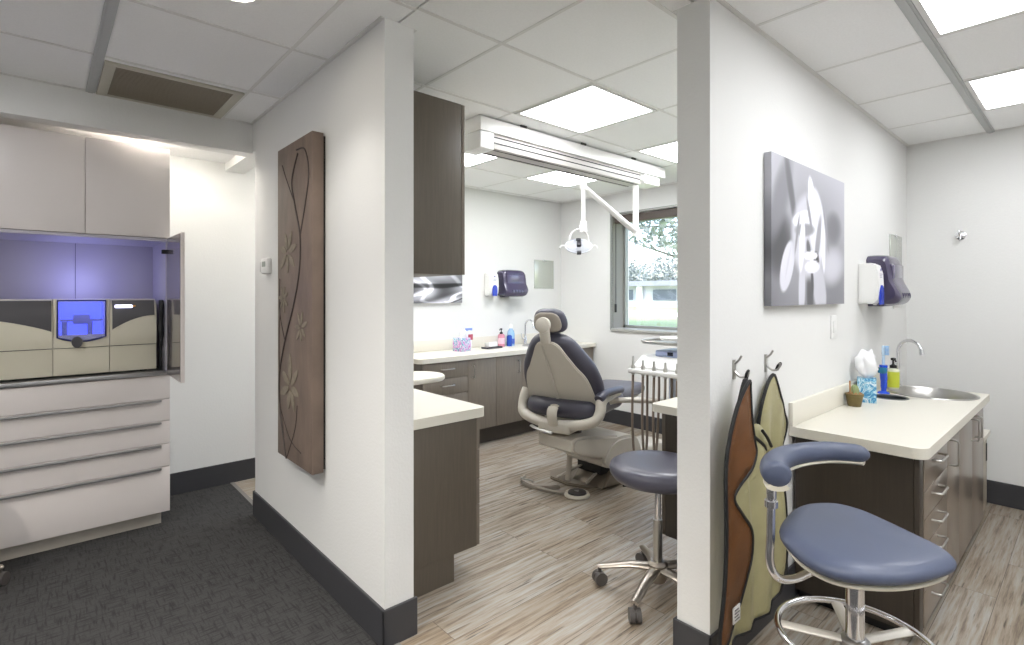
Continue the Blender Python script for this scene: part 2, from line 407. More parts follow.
# unseen lamps added to brighten the passage wall behind the cabinets
def arealamp(x, y, z, e, sx, sy, col=(1,.98,.95), rot=(0,0,0), name='passage_fill_light'):
    l = bpy.data.lights.new(name, 'AREA'); l.shape = 'RECTANGLE'; l.size = sx; l.size_y = sy; l.energy = e; l.color = col
    o = bpy.data.objects.new(name, l); COL.objects.link(o); o.location = (x, y, z); o.rotation_euler = rot; return o
t = thing('passage_fill_light', 'added slim fill light in the back passage, unseen behind the soffit', 'light', (1.9, 3.92, H))
b = BM(); box(b, -.25, .25, -.12, .12, -.012, 0); obj('diffuser', b, mat('passage_fill_diffuser', (255,255,255), .5, emis=(255,250,240), estr=14), t)
t = thing('passage_fill_light', 'added slim fill light in the passage ceiling, unseen behind the bulkhead', 'light', (.56, 3.76, 2.32))
b = BM(); box(b, -.16, .16, -.07, .07, -.012, 0); obj('diffuser', b, mat('passage_fill_diffuser2', (255,255,255), .5, emis=(255,250,240), estr=26), t)

# return air grille
t = thing('ceiling_vent', 'long brown return air grille in the ceiling above the grey wall cabinets', 'vent', (.51, 3.285, H))
b = BM(); w, l = .295, .255
for a in ((-w, w, -l, -l+.03), (-w, w, l-.03, l), (-w, -w+.045, -l+.03, l-.03), (w-.045, w, -l+.03, l-.03)): box(b, *a, -.012, .001, .002)
obj('frame', b, mat('vent_frame', (186,182,168), .5), t)
b = BM(); box(b, -w+.04, w-.04, -l+.025, l-.025, -.001, .001); obj('backing', b, mat('vent_back', (70,62,50), .8), t)
b = BM(); n = 26
for k in range(n):
    y = -l+.035+(2*l-.07)*k/(n-1); box(b, -w+.045, w-.045, y-.0055, y+.0055, -.009, -.002)
obj('slat', b, mat('vent_slat', (132,122,106), .5), t, kind='stuff')

# ------------------------------------------------------------------ helper: wire pulls
def open_body(m, t, x0, x1, y0, y1, z0, z1, th=.018):
    b = BM(); lx, ly, lz = t.location
    for a in ((x0, x0+th, y0, y1, z0, z1), (x1-th, x1, y0, y1, z0, z1), (x0+th, x1-th, y1-th, y1, z0, z1), (x0+th, x1-th, y0, y1-th, z0, z0+th), (x0+th, x1-th, y0, y0+.015, z0+th, z1)):
        box(b, a[0]-lx, a[1]-lx, a[2]-ly, a[3]-ly, a[4]-lz, a[5]-lz)
    return obj('body', b, m, t)
def pull(parent, p0, p1, out, r=.0045, m=None):
    """bent wire handle from p0 to p1 standing off along out"""
    p0, p1, out = V(p0), V(p1), V(out); d = (p1-p0).normalized()*.012; o2 = out*.72
    b = BM(); tube(b, [p0, p0+o2, p0+out*.93+d*.3, p0+out+d, p1+out-d, p1+out*.93-d*.3, p1+o2, p1], r, 8)
    return obj('handle', b, m or M_steel, parent)
def face_panel(name, parent, m, x0, x1, y0, y1, z0, z1): return part(name, m, parent, x0, x1, y0, y1, z0, z1, .0015)

# ------------------------------------------------------------------ left: grey cabinetry
CX1 = .57
YF = 3.69
t = thing('wall_cabinet', 'pale grey upper wall cabinet with flat doors under the bulkhead', 'cabinet', (-.6, 3.95, 1.70))
def loc(t, x0, x1, y0, y1, z0, z1): return (x0-t.location.x, x1-t.location.x, y0-t.location.y, y1-t.location.y, z0-t.location.z, z1-t.location.z)
part('body', M_grey, t, *loc(t, -1.69, CX1-.002, YF+.02, YN-.002, 1.705, 2.232), .001)
for k in range(5):
    x1 = CX1-.393*k
    part('door', M_grey, t, *loc(t, max(-1.69, x1-.391), x1-.001, YF, YF+.019, 1.703, 2.229), .0015)
# open niche
t = thing('niche_cabinet', 'open grey cabinet niche glowing blue inside with its door swung out', 'cabinet', (-.3, 3.95, .9))
b = BM()
M_in = mat('niche_liner', (178,174,182), .35)
for a in ((-1.69, CX1, YF+.005, YN-.002, 1.683, 1.70), (CX1-.02, CX1, YF+.005, YN-.002, .912, 1.683), (-1.69, -1.67, YF+.005, YN-.002, .912, 1.683), (-1.67, CX1-.02, YN-.03, YN-.002, .912, 1.683)):
    box(b, *loc(t, *a))
obj('body', b, M_in, t)
part('shelf', mat('niche_shelf', (96,96,98), .3), t, *loc(t, -1.67, CX1-.02, YF+.03, YN-.03, .9, .915))
part('shelf_edge', M_alu, t, *loc(t, -1.69, CX1-.002, YF-.012, YF+.03, .895, .918), .002)
for x in (.155,-.35,-.86):
    b = BM(); box(b, *loc(t, x-.0015, x+.0015, YN-.033, YN-.030, .915, 1.683)); obj('panel_joint', b, mat('joint', (110,108,120), .6), t)
# swung open door: its inner face is glossy smoked
dr = part('door', M_grey, t, *loc(t, .556, .575, 3.285, YF, .893, 1.703), .0015, label='opened door leaf standing straight out')
part('door_liner', mat('door_liner', (122,114,112), .12, coat=.6), dr, *loc(t, .5535, .556, 3.29, YF-.01, .90, 1.697), label='glossy taupe inner face')
for z in (1.62,):
    b = BM(); box(b, *loc(t, .525, .555, YF-.035, YF-.008, z-.012, z+.012), .003); box(b, *loc(t, .535, .55, YF-.01, YF+.06, z-.008, z+.008), .002); obj('hinge', b, M_blk, dr)
# drawers
t = thing('drawer_cabinet', 'pale grey base cabinet with five wide drawers on the carpet', 'cabinet', (-.3, 3.95, 0))
part('body', M_grey, t, *loc(t, -1.69, CX1-.002, YF+.02, YN-.002, .085, .895), .001)
part('toe_kick', mat('toe_grey', (184,178,168), .5), t, *loc(t, -1.69, CX1-.035, YF+.065, YN-.01, 0, .085))
zs = [.083, .352, .487, .622, .752, .893]
for i in range(5):
    f = part('drawer', M_grey, t, *loc(t, -.99, CX1, YF, YF+.019, zs[i]+.002, zs[i+1]-.002), .0015)
    if i < 4:
        b = BM(); z = zs[i+1]
        box(b, *loc(t, -.97, CX1-.045, YF-.022, YF+.001, z-.008, z-.004), .001); box(b, *loc(t, -.97, CX1-.045, YF-.024, YF-.020, z-.014, z-.004), .001)
        obj('handle', b, M_alu, f)
    f2 = part('drawer', M_grey, t, *loc(t, -1.69, -.994, YF, YF+.019, zs[i]+.002, zs[i+1]-.002), .0015)

# milling machine in the niche
M_bei = mat('beige_machine', (222,216,196), .35)
M_dgr = mat('dark_machine_panel', (78,76,80), .3)
t = thing('milling_machine', 'beige dental milling machine with a glowing blue window inside the niche', 'machine', (.18, 3.92, .925))
# machine front face Y=3.77; spans X -.42..0.53 ; three sections at X -.42..-.04? widths
YM = 3.775
def l2(*a): return loc(t, *a)
secs = [(-.53, -.13+.03), (-.10, .175+.0), (.178, .505)]
SX = [(-.62, -.018), (-.014, .262), (.266, .49)]
def atYm(px): return px
b = BM()
X = [-.45, .03, .26, .49]
X = [-.33, .046, .29, .515]
def column(b, x0, x1):
    # front profile in (y,z): slightly bulging upper front
    prof = [(YM+.004,.0),(YM,.01),(YM,.15),(YM-.006,.16),(YM-.012,.20),(YM-.010,.27),(YM+.004,.33),(YM+.03,.352),(YM+.06,.358),(YM+.36,.358),(YM+.36,0)]
    prism(b, prof, x0, x1, lambda u, v, w: (w-t.location.x, u-t.location.y, v), .002)
for i in range(3): 
    b = BM()
    if i != 1: column(b, X[i]+.001, X[i+1]-.001)
    else:
        # window section: hollow cavity
        x0, x1 = X[1]+.001, X[2]-.001
        prism(b, [(YM+.004,.0),(YM,.01),(YM,.15),(YM+.36,.15),(YM+.36,0)], x0, x1, lambda u, v, w: (w-t.location.x, u-t.location.y, v), .001)
        box(b, *l2(x0, x1, YM-.006, YM+.02, t.location.z+.15, t.location.z+.205), .003)
        box(b, *l2(x0, x0+.022, YM-.004, YM+.1, t.location.z+.2, t.location.z+.358), .003); box(b, *l2(x1-.022, x1, YM-.004, YM+.1, t.location.z+.2, t.location.z+.358), .003)
        box(b, *l2(x0, x1, YM+.1, YM+.36, t.location.z+.15, t.location.z+.358)); 
    obj('housing', b, M_bei, t)
b = BM(); 
for x0, x1 in zip(X, X[1:]): box(b, *l2(x0+.003, x1-.003, YM-.0022, YM+.0, t.location.z+.148, t.location.z+.151))
obj('seam', b, M_blk, t)
# blue chamber
b = BM(); box(b, *l2(X[1]+.026, X[2]-.026, YM+.09, YM+.099, t.location.z+.2, t.location.z+.345)); obj('chamber_light', b, mat('blue_glow', (90,110,255), .4, emis=(62,74,235), estr=2.0), t)
b = BM(); box(b, *l2(X[1]+.03, X[2]-.03, YM+.02, YM+.09, t.location.z+.262, t.location.z+.27)); box(b, *l2(X[1]+.085, X[2]-.085, YM+.03, YM+.09, t.location.z+.25, t.location.z+.29), .004)
for dx in (.05, .16): cyl(b, (X[1]+dx-t.location.x, YM+.06-t.location.y, .2), (X[1]+dx-t.location.x, YM+.06-t.location.y, .26), .012)
obj('spindle', b, mat('chamber_metal', (150,155,200), .25, .8), t)
b = BM()
out = [(X[1]+.018, .352), (X[2]-.018, .352), (X[2]-.018, .195)] + [(X[2]-.018-(X[2]-X[1]-.036)*k/10, .195-.018*sin(pi*k/10)) for k in range(1, 10)] + [(X[1]+.018, .195)]
prism(b, out, YM-.014, YM-.010, lambda u, v, w: (u-t.location.x, w-t.location.y, v)); 
obj('window', b, mat('blue_pane', (150,160,255), .1, alpha=.25), t)
b = BM(); tube(b, [(u-t.location.x, YM-.012-t.location.y, v) for u, v in out], .004, 8, closed=True); obj('window_frame', b, mat('navy_frame', (44,48,96), .3), t)
b = BM(); lathe(b, [(0,.0),(.02,.0),(.024,.006),(.024,.02),(.0,.022)], n=24); obj('knob', b, M_dgr, t, M=Matrix.Translation((X[1]+.1-t.location.x, YM-.012-t.location.y, .175)) @ Matrix.Rotation(pi/2, 4, 'X'))
def darkpanel(x0, x1, left):
    b = BM(); n = 14; cols = []
    for k in range(n+1):
        f = k/n; s = (1-f) if left else f; z0 = .222+.062*(sin(s*pi/2)**.9); x = x0+(x1-x0)*f; c = []
        for j in range(7):
            z = z0+(.352-z0)*j/6; y = YM-.0125+(max(0, z-.27)/.085)**1.6*.024+(.03 if z > .351 else 0)*0
            c.append((b.verts.new((x-t.location.x, y-t.location.y, z)), b.verts.new((x-t.location.x, y+.012-t.location.y, z))))
        cols.append(c)
    for A, B in zip(cols, cols[1:]):
        for j in range(6):
            b.faces.new((A[j][0], B[j][0], B[j+1][0], A[j+1][0])); b.faces.new((A[j][1], B[j][1], B[j+1][1], A[j+1][1]))
        b.faces.new((A[0][0], B[0][0], B[0][1], A[0][1])); b.faces.new((A[6][0], B[6][0], B[6][1], A[6][1]))
    for c in (cols[0], cols[-1]):
        for j in range(6): b.faces.new((c[j][0], c[j+1][0], c[j+1][1], c[j][1]))
    return b
def darkpanel_old(x0, x1, left):
    b = BM(); n = 12
    lo = []
    for k in range(n+1):
        f = k/n; s = (1-f) if left else f
        lo.append((x0+(x1-x0)*f, .232+.062*(sin(s*pi/2)**.9)))
    outl = lo + [(x1, .340), (x0, .340)]
    def fn(u, v, w):
        y = YM-.0105+ (max(0, v-.27)/.07)**1.5*.022
        return (u-t.location.x, y-w-t.location.y, v)
    prism(b, outl, -.002, .004, fn)
    return b
obj('display_panel', darkpanel(X[0]+.01, X[1]-.006, True), M_dgr, t); dp = obj('display_panel', darkpanel(X[2]+.012, X[3]-.012, False), M_dgr, t)
b = BM(); box(b, *l2(.315, .395, YM-.008, YM+.004, t.location.z+.319, t.location.z+.331), .002); obj('indicator', b, mat('indicator', (230,230,255), .4, emis=(215,215,255), estr=5), t)
b = BM(); box(b, *l2(.40, .412, YM-.006, YM+.004, t.location.z+.322, t.location.z+.33), .001); obj('indicator', b, mat('indicator_amber', (200,150,80), .4), t)
for x in (X[0]+.06, X[3]-.06):
    for dy in (.05, .3): b = BM(); cyl(b, (x-t.location.x, YM+dy-t.location.y, -.010), (x-t.location.x, YM+dy-t.location.y, .001), .018); obj('foot', b, M_blk, t)
for ch_ in t.children:
    for v_ in ch_.data.vertices:
        if v_.co.z > .151: v_.co.z = .151+(v_.co.z-.151)*1.29
bl = bpy.data.lights.new('chamber_lamp', 'POINT'); bl.energy = 1.5; bl.color = (.38,.40,1); bl.shadow_soft_size = .13
o = bpy.data.objects.new('chamber_lamp', bl); COL.objects.link(o); o.location = (.17, 4.0, 1.43)
# black hose holder on the right of the machine
b = BM()
tube(b, spl([(.533, 3.745, 1.335), (.535, 3.74, 1.28), (.532, 3.74, 1.20), (.535, 3.745, 1.12), (.532, 3.76, 1.0), (.533, 3.77, .917)], 5), [.012,.013,.014,.014,.013,.012,.012,.012,.012,.012,.013,.013,.014,.013,.013,.012,.010,.008,.007,.006,.005,.005,.005,.005,.005,.005], 10)
tag(obj('black_scanner_wand', b, M_blk), 'black wand with its cord standing at the right of the beige machine', 'tool')

# ------------------------------------------------------------------ hallway wall: carved panel, thermostat
t = thing('carved_wall_panel', 'tall brown wooden wall panel carved with branches and flowers', 'wall art', (.99, 2.64, 1.33))
PT = .055; w = .235; h = .79
PY0, PY1 = -.235, .235
M_pan = mat('weathered_brown_wood', (122,106,95), .55, noise=.18, nscale=5, stretch=(1,3,1), bump=.35, bscale=40)
b = BM(); box(b, -PT-.012, -.012, PY0-.0, PY1, -h, h, .004); obj('board', b, M_pan, t)
b = BM(); box(b, -.012, 0, PY0+.012, PY1-.012, -h+.012, h-.012); obj('backing', b, M_blk, t)
def pp(y, z): return (-PT-.0125, y, z)
b = BM()
# main stem (y runs to the left as seen)
def stem(pts, r): tube(b, spl([pp(*p) for p in pts], 8), r, 6)
stem([(.10,-.79),(.19,-.55),(.20,-.38),(.12,-.2),(.0,-.02),(-.08,.15),(-.09,.32),(-.02,.48),(.02,.6),(-.06,.72)], .005)
stem([(-.09,.32),(-.15,.45),(-.2,.6),(-.15,.72),(-.04,.74)], .004)
stem([(.2,-.38),(.21,-.2),(.19,.0)], .0025); stem([(-.02,.48),(.1,.62),(.16,.7)], .0025); stem([(.12,-.2),(.2,-.05),(.2,.12)], .0025)
stem([(.10,-.79),(-.02,-.62),(-.05,-.5)], .0025); stem([(.19,-.55),(.05,-.68),(-.1,-.72)], .0025)
obj('carved_stem', b, mat('carving_dark', (62,52,48), .6), t)
def flower(y, z, s, rot):
    b = BM()
    for k in range(7):
        a = rot+2*pi*k/7+.2*random.random(); L = s*random.uniform(.75,1.1); c, sn = cos(a), sin(a)
        pts = [(y+c*L*f-sn*wd*s, z+sn*L*f+c*wd*s) for f, wd in ((.12,0),(.45,.13),(.8,.1),(1,0),(.8,-.1),(.45,-.13))]
        pts = spl([(p[0], p[1], 0) for p in pts], 3, True)
        prism(b, [(p.x, p.y) for p in pts], 0, .003, lambda u, v, q: (-PT-.0125-q, u, v), .001)
    lathe(b, [(.014,0),(.012,.005),(0,.007)], n=12)
    obj('carved_flower', b, mat('carving_petal', (136,126,110), .6, noise=.2, nscale=30), t)
for f in ((.08,.25,.135,.2),(.04,-.42,.155,.5),(.14,.02,.08,0),(-.1,-.12,.085,.9)): flower(*f)
t = thing('thermostat', 'small white wall thermostat left of the carved brown panel', 'thermostat', (.99, 3.24, 1.535))
part('body', M_wht, t, -.028, 0, -.058, .058, -.045, .045, .008)
part('wall_plate', mat('plate_grey', (196,196,194), .5), t, -.004, 0, .065, .155, -.03, .03, .002)
part('screen', mat('lcd', (150,160,150), .3), t, -.0295, -.027, -.03, .03, -.005, .025)

# ------------------------------------------------------------------ near-left operatory side cabinet
def base_cab(name, label, x0, x1, y0, y1, z0, z1, m, loc0):
    t = thing(name, label, 'cabinet', loc0); return t
t = thing('side_cabinet', 'dark taupe base cabinet end beside the white pillar at the left', 'cabinet', (1.3, 2.34, 0))
part('body', M_taud, t, *loc(t, 1.121, 1.60, 2.05, 2.75, .13, .763), .001)
part('toe_kick', M_taud, t, *loc(t, 1.121, 1.467, 2.055, 2.62, 0, .13))
for i, (a, c) in enumerate(((.132,.33),(.334,.455),(.459,.60),(.604,.757))):
    f = part('drawer', M_tau, t, *loc(t, 1.601, 1.62, 2.052, 2.748, a, c), .0015)
    pull(f, (.32, -.05, c-.03), (.32, .05, c-.03), (.028,0,0))
def counter_slab(name, outline, z0, z1, label, m=M_count, holes=()):
    t_ = bmesh.new()
    def loop(pts):
        vs = [t_.verts.new((p[0], p[1], z1)) for p in pts]
        return [t_.edges.new((vs[i], vs[(i+1) % len(vs)])) for i in range(len(vs))]
    es = loop(outline)
    for hpts in holes: es += loop(hpts)
    bmesh.ops.triangle_fill(t_, use_beauty=True, edges=es)
    r = bmesh.ops.extrude_face_region(t_, geom=t_.faces[:])
    for v in [g for g in r['geom'] if isinstance(g, bmesh.types.BMVert)]: v.co.z = z0
    o = obj(name, t_, m, smooth=30)
    md = o.modifiers.new('soft', 'BEVEL'); md.width = .004; md.segments = 2; md.limit_method = 'ANGLE'; md.angle_limit = radians(60)
    tag(o, label, 'countertop'); return o
def rrect(x0, x1, y0, y1, r, corners):
    """corners: set of 'ne','nw','se','sw' to be rounded"""
    out = []
    for key, cx, cy, a0 in (('ne',x1-r,y1-r,0),('nw',x0+r,y1-r,90),('sw',x0+r,y0+r,180),('se',x1-r,y0+r,270)):
        if key in corners:
            for k in range(9): a = radians(a0+90*k/8); out.append((cx+r*cos(a), cy+r*sin(a)))
        else: out.append(({'ne':x1,'nw':x0,'sw':x0,'se':x1}[key], {'ne':y1,'nw':y1,'sw':y0,'se':y0}[key]))
    return out
counter_slab('countertop', rrect(1.118, 1.65, 2.035, 2.78, .03, ('ne','se')), .764, .810, 'ivory countertop on the dark side cabinet beside the left pillar')
# round ended shelf counter
t = thing('round_end_counter', 'ivory counter leaf with a round end behind the near cabinet top', 'countertop', (1.118, 3.14, .012))
out = [(0,-.2)] + [(.80+.2*cos(a), .2*sin(a)) for a in [radians(-90+180*k/20) for k in range(21)]] + [(0,.2)]
b = BM(); prism(b, out, .772, .802, bev=.006); obj('top', b, M_count, t)
b = BM(); box(b, 0.002, .55, -.16, .16, -.012, .771, .002); obj('support', b, M_taud, t)
# upper cabinet
t = thing('wall_cabinet', 'tall dark taupe wall cabinet hung on the left partition near the ceiling', 'cabinet', (1.118, 2.35, 1.463))
part('body', M_taud, t, 0.001, .395, -.29, .29, 0, .825, .001)
part('door', M_tau, t, .397, .417, -.29, -.002, .001, .824, .0015); part('door', M_tau, t, .397, .417, .002, .29, .001, .824, .0015)

# ------------------------------------------------------------------ back counter run
t = thing('base_cabinet', 'taupe base cabinet run under the back counter with drawers and doors', 'cabinet', (3.4, 3.97, 0))
open_body(M_taud, t, 2.344, 4.53, 3.74, YN-.015, .155, .795)
part('toe_kick', M_dark, t, *loc(t, 2.36, 4.53, 3.80, YN-.015, 0, .155))
for (z0, z1) in ((.157,.37),(.374,.51),(.514,.65),(.654,.792)):
    f = part('drawer', M_tau, t, *loc(t, 2.346, 2.805, 3.72, 3.739, z0, z1), .0015)
    pull(f, (2.52-3.4, 3.72-3.97, (z0+z1)/2+.01), (2.65-3.4, 3.72-3.97, (z0+z1)/2+.01), (0,-.028,0))
for i, (x0, x1) in enumerate(((2.809,3.13),(3.134,3.455),(3.459,3.78),(3.784,4.10),(4.104,4.527))):
    f = part('door', M_tau, t, *loc(t, x0, x1, 3.72, 3.739, .157, .792), .0015)
    hx_ = x0+.05 if i % 2 == 0 else x1-.05
    pull(f, (hx_-3.4, 3.72-3.97, .63), (hx_-3.4, 3.72-3.97, .74), (0,-.028,0))
BSINK = [(3.92+.2*cos(2*pi*k/32), 3.94+.15*sin(2*pi*k/32)) for k in range(32)]
counter_slab('countertop', rrect(2.30, 4.548, 3.70, YN-.002, .05, ('sw',)), .797, .837, 'long ivory countertop along the back wall behind the dental chair', holes=[BSINK])
b = BM(); box(b, 2.30, 4.548, YN-.02, YN-.001, .8375, .94, .003); tag(obj('backsplash', b, M_count), 'low ivory backsplash along the back wall behind the small bottles', 'backsplash')
def sink(name, cx, cy, z, rx, ry, label, depth=.14):
    t = thing(name, label, 'sink', (cx, cy, z))
    b = BM(); lathe(b, [(1.07,.001),(1.06,.006),(1.0,.006),(.97,.0),(.93,-.05/1),(.85,-depth*.85),(.6,-depth),(.12,-depth-.004),(0,-depth-.004),(0,-depth-.008),(.62,-depth-.006),(.88,-depth*.85),(.96,-.05),(.985,-.004),(1.07,.0008)], n=48, sx=rx, sy=ry)
    # profile z of the r-scaled lathe must be given in metres
    obj('basin', b, M_steel, t)
    b = BM(); lathe(b, [(.03,0),(.03,.002),(.0,.002)], (0,0,-depth-.003), n=20); obj('drain', b, M_chrome, t); return t
sink('sink', 3.92, 3.94, .837, .196, .146, 'steel sink in the back counter behind the dental chair')
def faucet(x, y, z, h, reach, ang, label, straight=False):
    t = thing('faucet', label, 'faucet', (x, y, z), ang)
    b = BM(); lathe(b, [(.026,0),(.026,.006),(.019,.012),(.017,.06),(.013,.07),(.012,.10),(0,.10)], n=24); obj('base', b, M_chrome, t)
    R = reach/2
    pts = [(0,0,.05),(0,0,h-R)] + [(R-R*cos(a), 0, h-R+R*sin(a)) for a in [pi*k/14 for k in range(1, 13)]]
    e = V(pts[-1]); e_ = e+V((.006,0,-.03)); pts.append(tuple(e_))
    b = BM(); tube(b, pts, .0095, 12); obj('spout', b, M_chrome, t)
    b = BM(); cyl(b, e_+V((-.004,0,.022)), e_+V((.002,0,-.012)), .0125); obj('aerator', b, M_chrome, t)
    b = BM(); cyl(b, (0,-.012,.055), (0,-.045,.06), .007); tube(b, [(0,-.045,.06),(0,-.055,.09),(0,-.058,.12)], [.007,.006,.005], 10); obj('lever', b, M_chrome, t)
    return t
faucet(3.90, 4.145, .837, .26, .13, -pi/2, 'chrome faucet on the back counter by the dental chair headrest')

# silver cloth picture on back wall
def pic_mesh(nx, ny, W, Hh, fn, D):
    """vertex-coloured canvas face with box sides. local x along width, z up, front at y=-D"""
    b = BM(); cl = b.loops.layers.color.new('Col')
    g = [[b.verts.new((W*(i/nx-.5), -D, Hh*(j/ny-.5))) for j in range(ny+1)] for i in range(nx+1)]
    vc = {}
    for i in range(nx+1):
        for j in range(ny+1): c = max(.0, min(1, fn(i/nx, j/ny))); vc[g[i][j]] = c
    for i in range(nx):
        for j in range(ny):
            b.faces.new((g[i][j], g[i+1][j], g[i+1][j+1], g[i][j+1]))
    # sides
    rim = [g[i][0] for i in range(nx)] + [g[nx][j] for j in range(ny)] + [g[i][ny] for i in range(nx, 0, -1)] + [g[0][j] for j in range(ny, 0, -1)]
    bk = []
    for v in rim:
        q = b.verts.new((v.co.x, -.003, v.co.z)); vc[q] = vc[v]; bk.append(q)
    m = len(rim)
    for k in range(m): b.faces.new((rim[k], rim[(k+1) % m], bk[(k+1) % m], bk[k]))
    b.faces.new(bk)
    for f in b.faces:
        for l in f.loops:
            c = vc[l.vert]; l[cl] = (c*.985, c*.985, min(1, c*1.03), 1)
    return b
def smooth_(a, b_, x): x = max(0, min(1, (x-a)/(b_-a))); return x*x*(3-2*x)
def cloth(u, v):
    # soft silk folds: warped crests with a few bright rims
    a = 1.1*sin(3.3*u+2.1*v)+.8*sin(5.1*v-2.4*u+1)
    w1 = 12*(v*.62-.50*u)+1.5*a
    w2 = 19*(u*.5+v*.3)+2.0*sin(4*v+1.3*a)
    s = .70+.13*sin(w1)+.10*sin(w2)+.04*sin(2.3*w1+w2)
    s += .26*smooth_(.82, 1, sin(w1+.5*sin(w2)))+.16*smooth_(.9, 1, sin(w2+.7*a))
    s -= .40*smooth_(.90, 1, sin(w1*.8+w2*.5+2.4))
    return max(.1, min(.97, s))**1.7
t = thing('fabric_picture', 'wide picture of folded silver cloth under the tall wall cabinet', 'picture', (2.64, YN, 1.45))
obj('canvas', pic_mesh(110, 44, .90, .32, cloth, .03), vcol_mat('silver_cloth_print', .5), t)

# ------------------------------------------------------------------ dispensers
def soap_disp(locn, rz, label):
    t = thing('soap_dispenser', label, 'soap dispenser', locn, rz, 'soap dispensers on the walls')
    # local: width x, front -y, z up, centre
    b = BM()
    out = [(-.055,-.12),(.055,-.12),(.06,-.06),(.058,.08),(.045,.12),(-.045,.12),(-.058,.08),(-.06,-.06)]
    prof = [(0,-.115),(-.07,-.115),(-.095,-.09),(-.102,-.02),(-.098,.06),(-.085,.105),(-.06,.118),(0,.118)]
    prism(b, prof, -.058, .058, lambda u, v, w: (w, u, v), .008); obj('housing', b, M_wht, t)
    b = BM(); sp = spl([(-.030,-.118,0),(-.032,-.05,0),(-.018,-.012,0),(.018,-.012,0),(.032,-.05,0),(.030,-.118,0)], 5)
    prism(b, [(p.x, p.y) for p in sp], 0, .012, lambda u, v, w: (u, -.096-w+.0, v), .003); lv = obj('push_lever', b, mat('blue_lever', (38,66,190), .25, coat=.3), t)
    b = BM()
    for i, zz in enumerate((.055,.045,.037)): box(b, -.022, .022 if i else .03, -.1005, -.098, zz-.0018, zz+.0018)
    obj('printed_text', b, mat('print_grey', (160,160,176), .5), t)
    b = BM(); lathe(b, [(.008,0),(.011,.004),(0,.006)], n=12); obj('nozzle', b, M_wht, t, M=Matrix.Translation((0,-.07,-.122)))
    b = BM(); lathe(b, [(0,0),(.009,0),(.009,.002),(0,.002)], n=6); obj('emblem', b, mat('emblem_violet', (90,86,160), .5), t, M=Matrix.Translation((0,-.0985,.08)) @ Matrix.Rotation(pi/2, 4, 'X'))
    return t
def towel_disp(locn, rz, label, w=.30, h=.265, dp=.2):
    t = thing('paper_towel_dispenser', label, 'towel dispenser', locn, rz, 'paper towel dispensers on the walls')
    hw, hh = w/2, h/2
    prof = spl([(0,hh,0),(-dp*.35,hh*1.0,0),(-dp*.62,hh*.90,0),(-dp*.72,hh*.5,0),(-dp*.78,0,0),(-dp*.88,-hh*.25,0),(-dp*.98,-hh*.5,0),(-dp*1.0,-hh*.75,0),(-dp*.8,-hh*.98,0),(-dp*.3,-hh,0),(0,-hh,0)], 5)
    b = BM(); rows = []; n = 16
    for i in range(n+1):
        f = -1+2*i/n; e = (1-abs(f)**5); x = hw*f
        s = .80+.20*e**.7
        rows.append([b.verts.new((x, p.x*(.86+.14*e), p.y*s)) for p in prof])
    for A, B in zip(rows, rows[1:]):
        for k in range(len(A)-1): b.faces.new((A[k], A[k+1], B[k+1], B[k]))
    b.faces.new(rows[0]); b.faces.new(list(reversed(rows[-1])))
    obj('cover', b, M_smoke, t)
    # finger grooves
    b = BM()
    for k in range(5):
        x = -.08+.04*k; lathe(b, [(0,-.022),(.011,-.014),(.013,0),(.011,.014),(0,.022)], (x, -dp*.95, -hh*.62), n=12)
    obj('grip', b, mat('smoke_grip', (58,52,78), .25, coat=.4), t)
    b = BM(); box(b, -hw*.78, hw*.72, -dp*.74-.004, -dp*.74+.01, -.0, hh*.62, .008); obj('viewing_panel', b, mat('smoke_panel', (88,82,110), .12, coat=.6), t)
    b = BM(); box(b, -.09, .09, -dp*.72, -dp*.70, -hh-.022, -hh+.01, .002); obj('paper_towel', b, M_wht, t)
    b = BM(); box(b, -hw*.8, hw*.8, -dp*.5, 0, -hh-.006, -hh*.7, .003); obj('base', b, mat('dispenser_base', (70,66,86), .4), t)
    return t
soap_disp((3.45, YN, 1.475), 0, 'white soap dispenser with blue lever on the back wall above the counter')
towel_disp((3.725, YN, 1.49), 0, 'smoky purple paper towel dispenser on the back wall behind the chair', .32, .285, .16)
t = thing('wall_mirror', 'small square grey mirror plate on the back wall left of the corner', 'mirror', (4.26, YN, 1.60))
part('plate', mat('dull_mirror', (196,200,192), .25, .6), t, -.155, .155, -.008, 0, -.16, .16, .002)
part('clip', M_chrome, t, -.012, .012, -.011, 0, .148, .166, .002)

# counter-top things on the back counter
def bottle(name, label, x, y, z, prof, m, cap=None, capm=None, lab=None, labm=None, sx=1, sy=1, rz=0):
    t = thing(name, label, 'bottle', (x, y, z), rz)
    b = BM(); lathe(b, prof, n=28, sx=sx, sy=sy); obj('body', b, m, t)
    if cap: b = BM(); lathe(b, cap, n=20); obj('cap', b, capm, t)
    if lab: b = BM(); lathe(b, lab, n=28, sx=sx, sy=sy); obj('paper_label', b, labm, t)
    return t
def pump(t, z, m=M_blk, s=1):
    b = BM(); lathe(b, [(.014*s,0),(.014*s,.012*s),(.006*s,.016*s),(.004*s,.018*s),(.004*s,.035*s),(.01*s,.036*s),(.01*s,.046*s),(0,.048*s)], (0,0,z), n=16)
    tube(b, [(0,0,z+.041*s),(-.02*s,-.01*s,z+.043*s),(-.034*s,-.017*s,z+.034*s)], .004*s, 8); obj('pump', b, m, t)
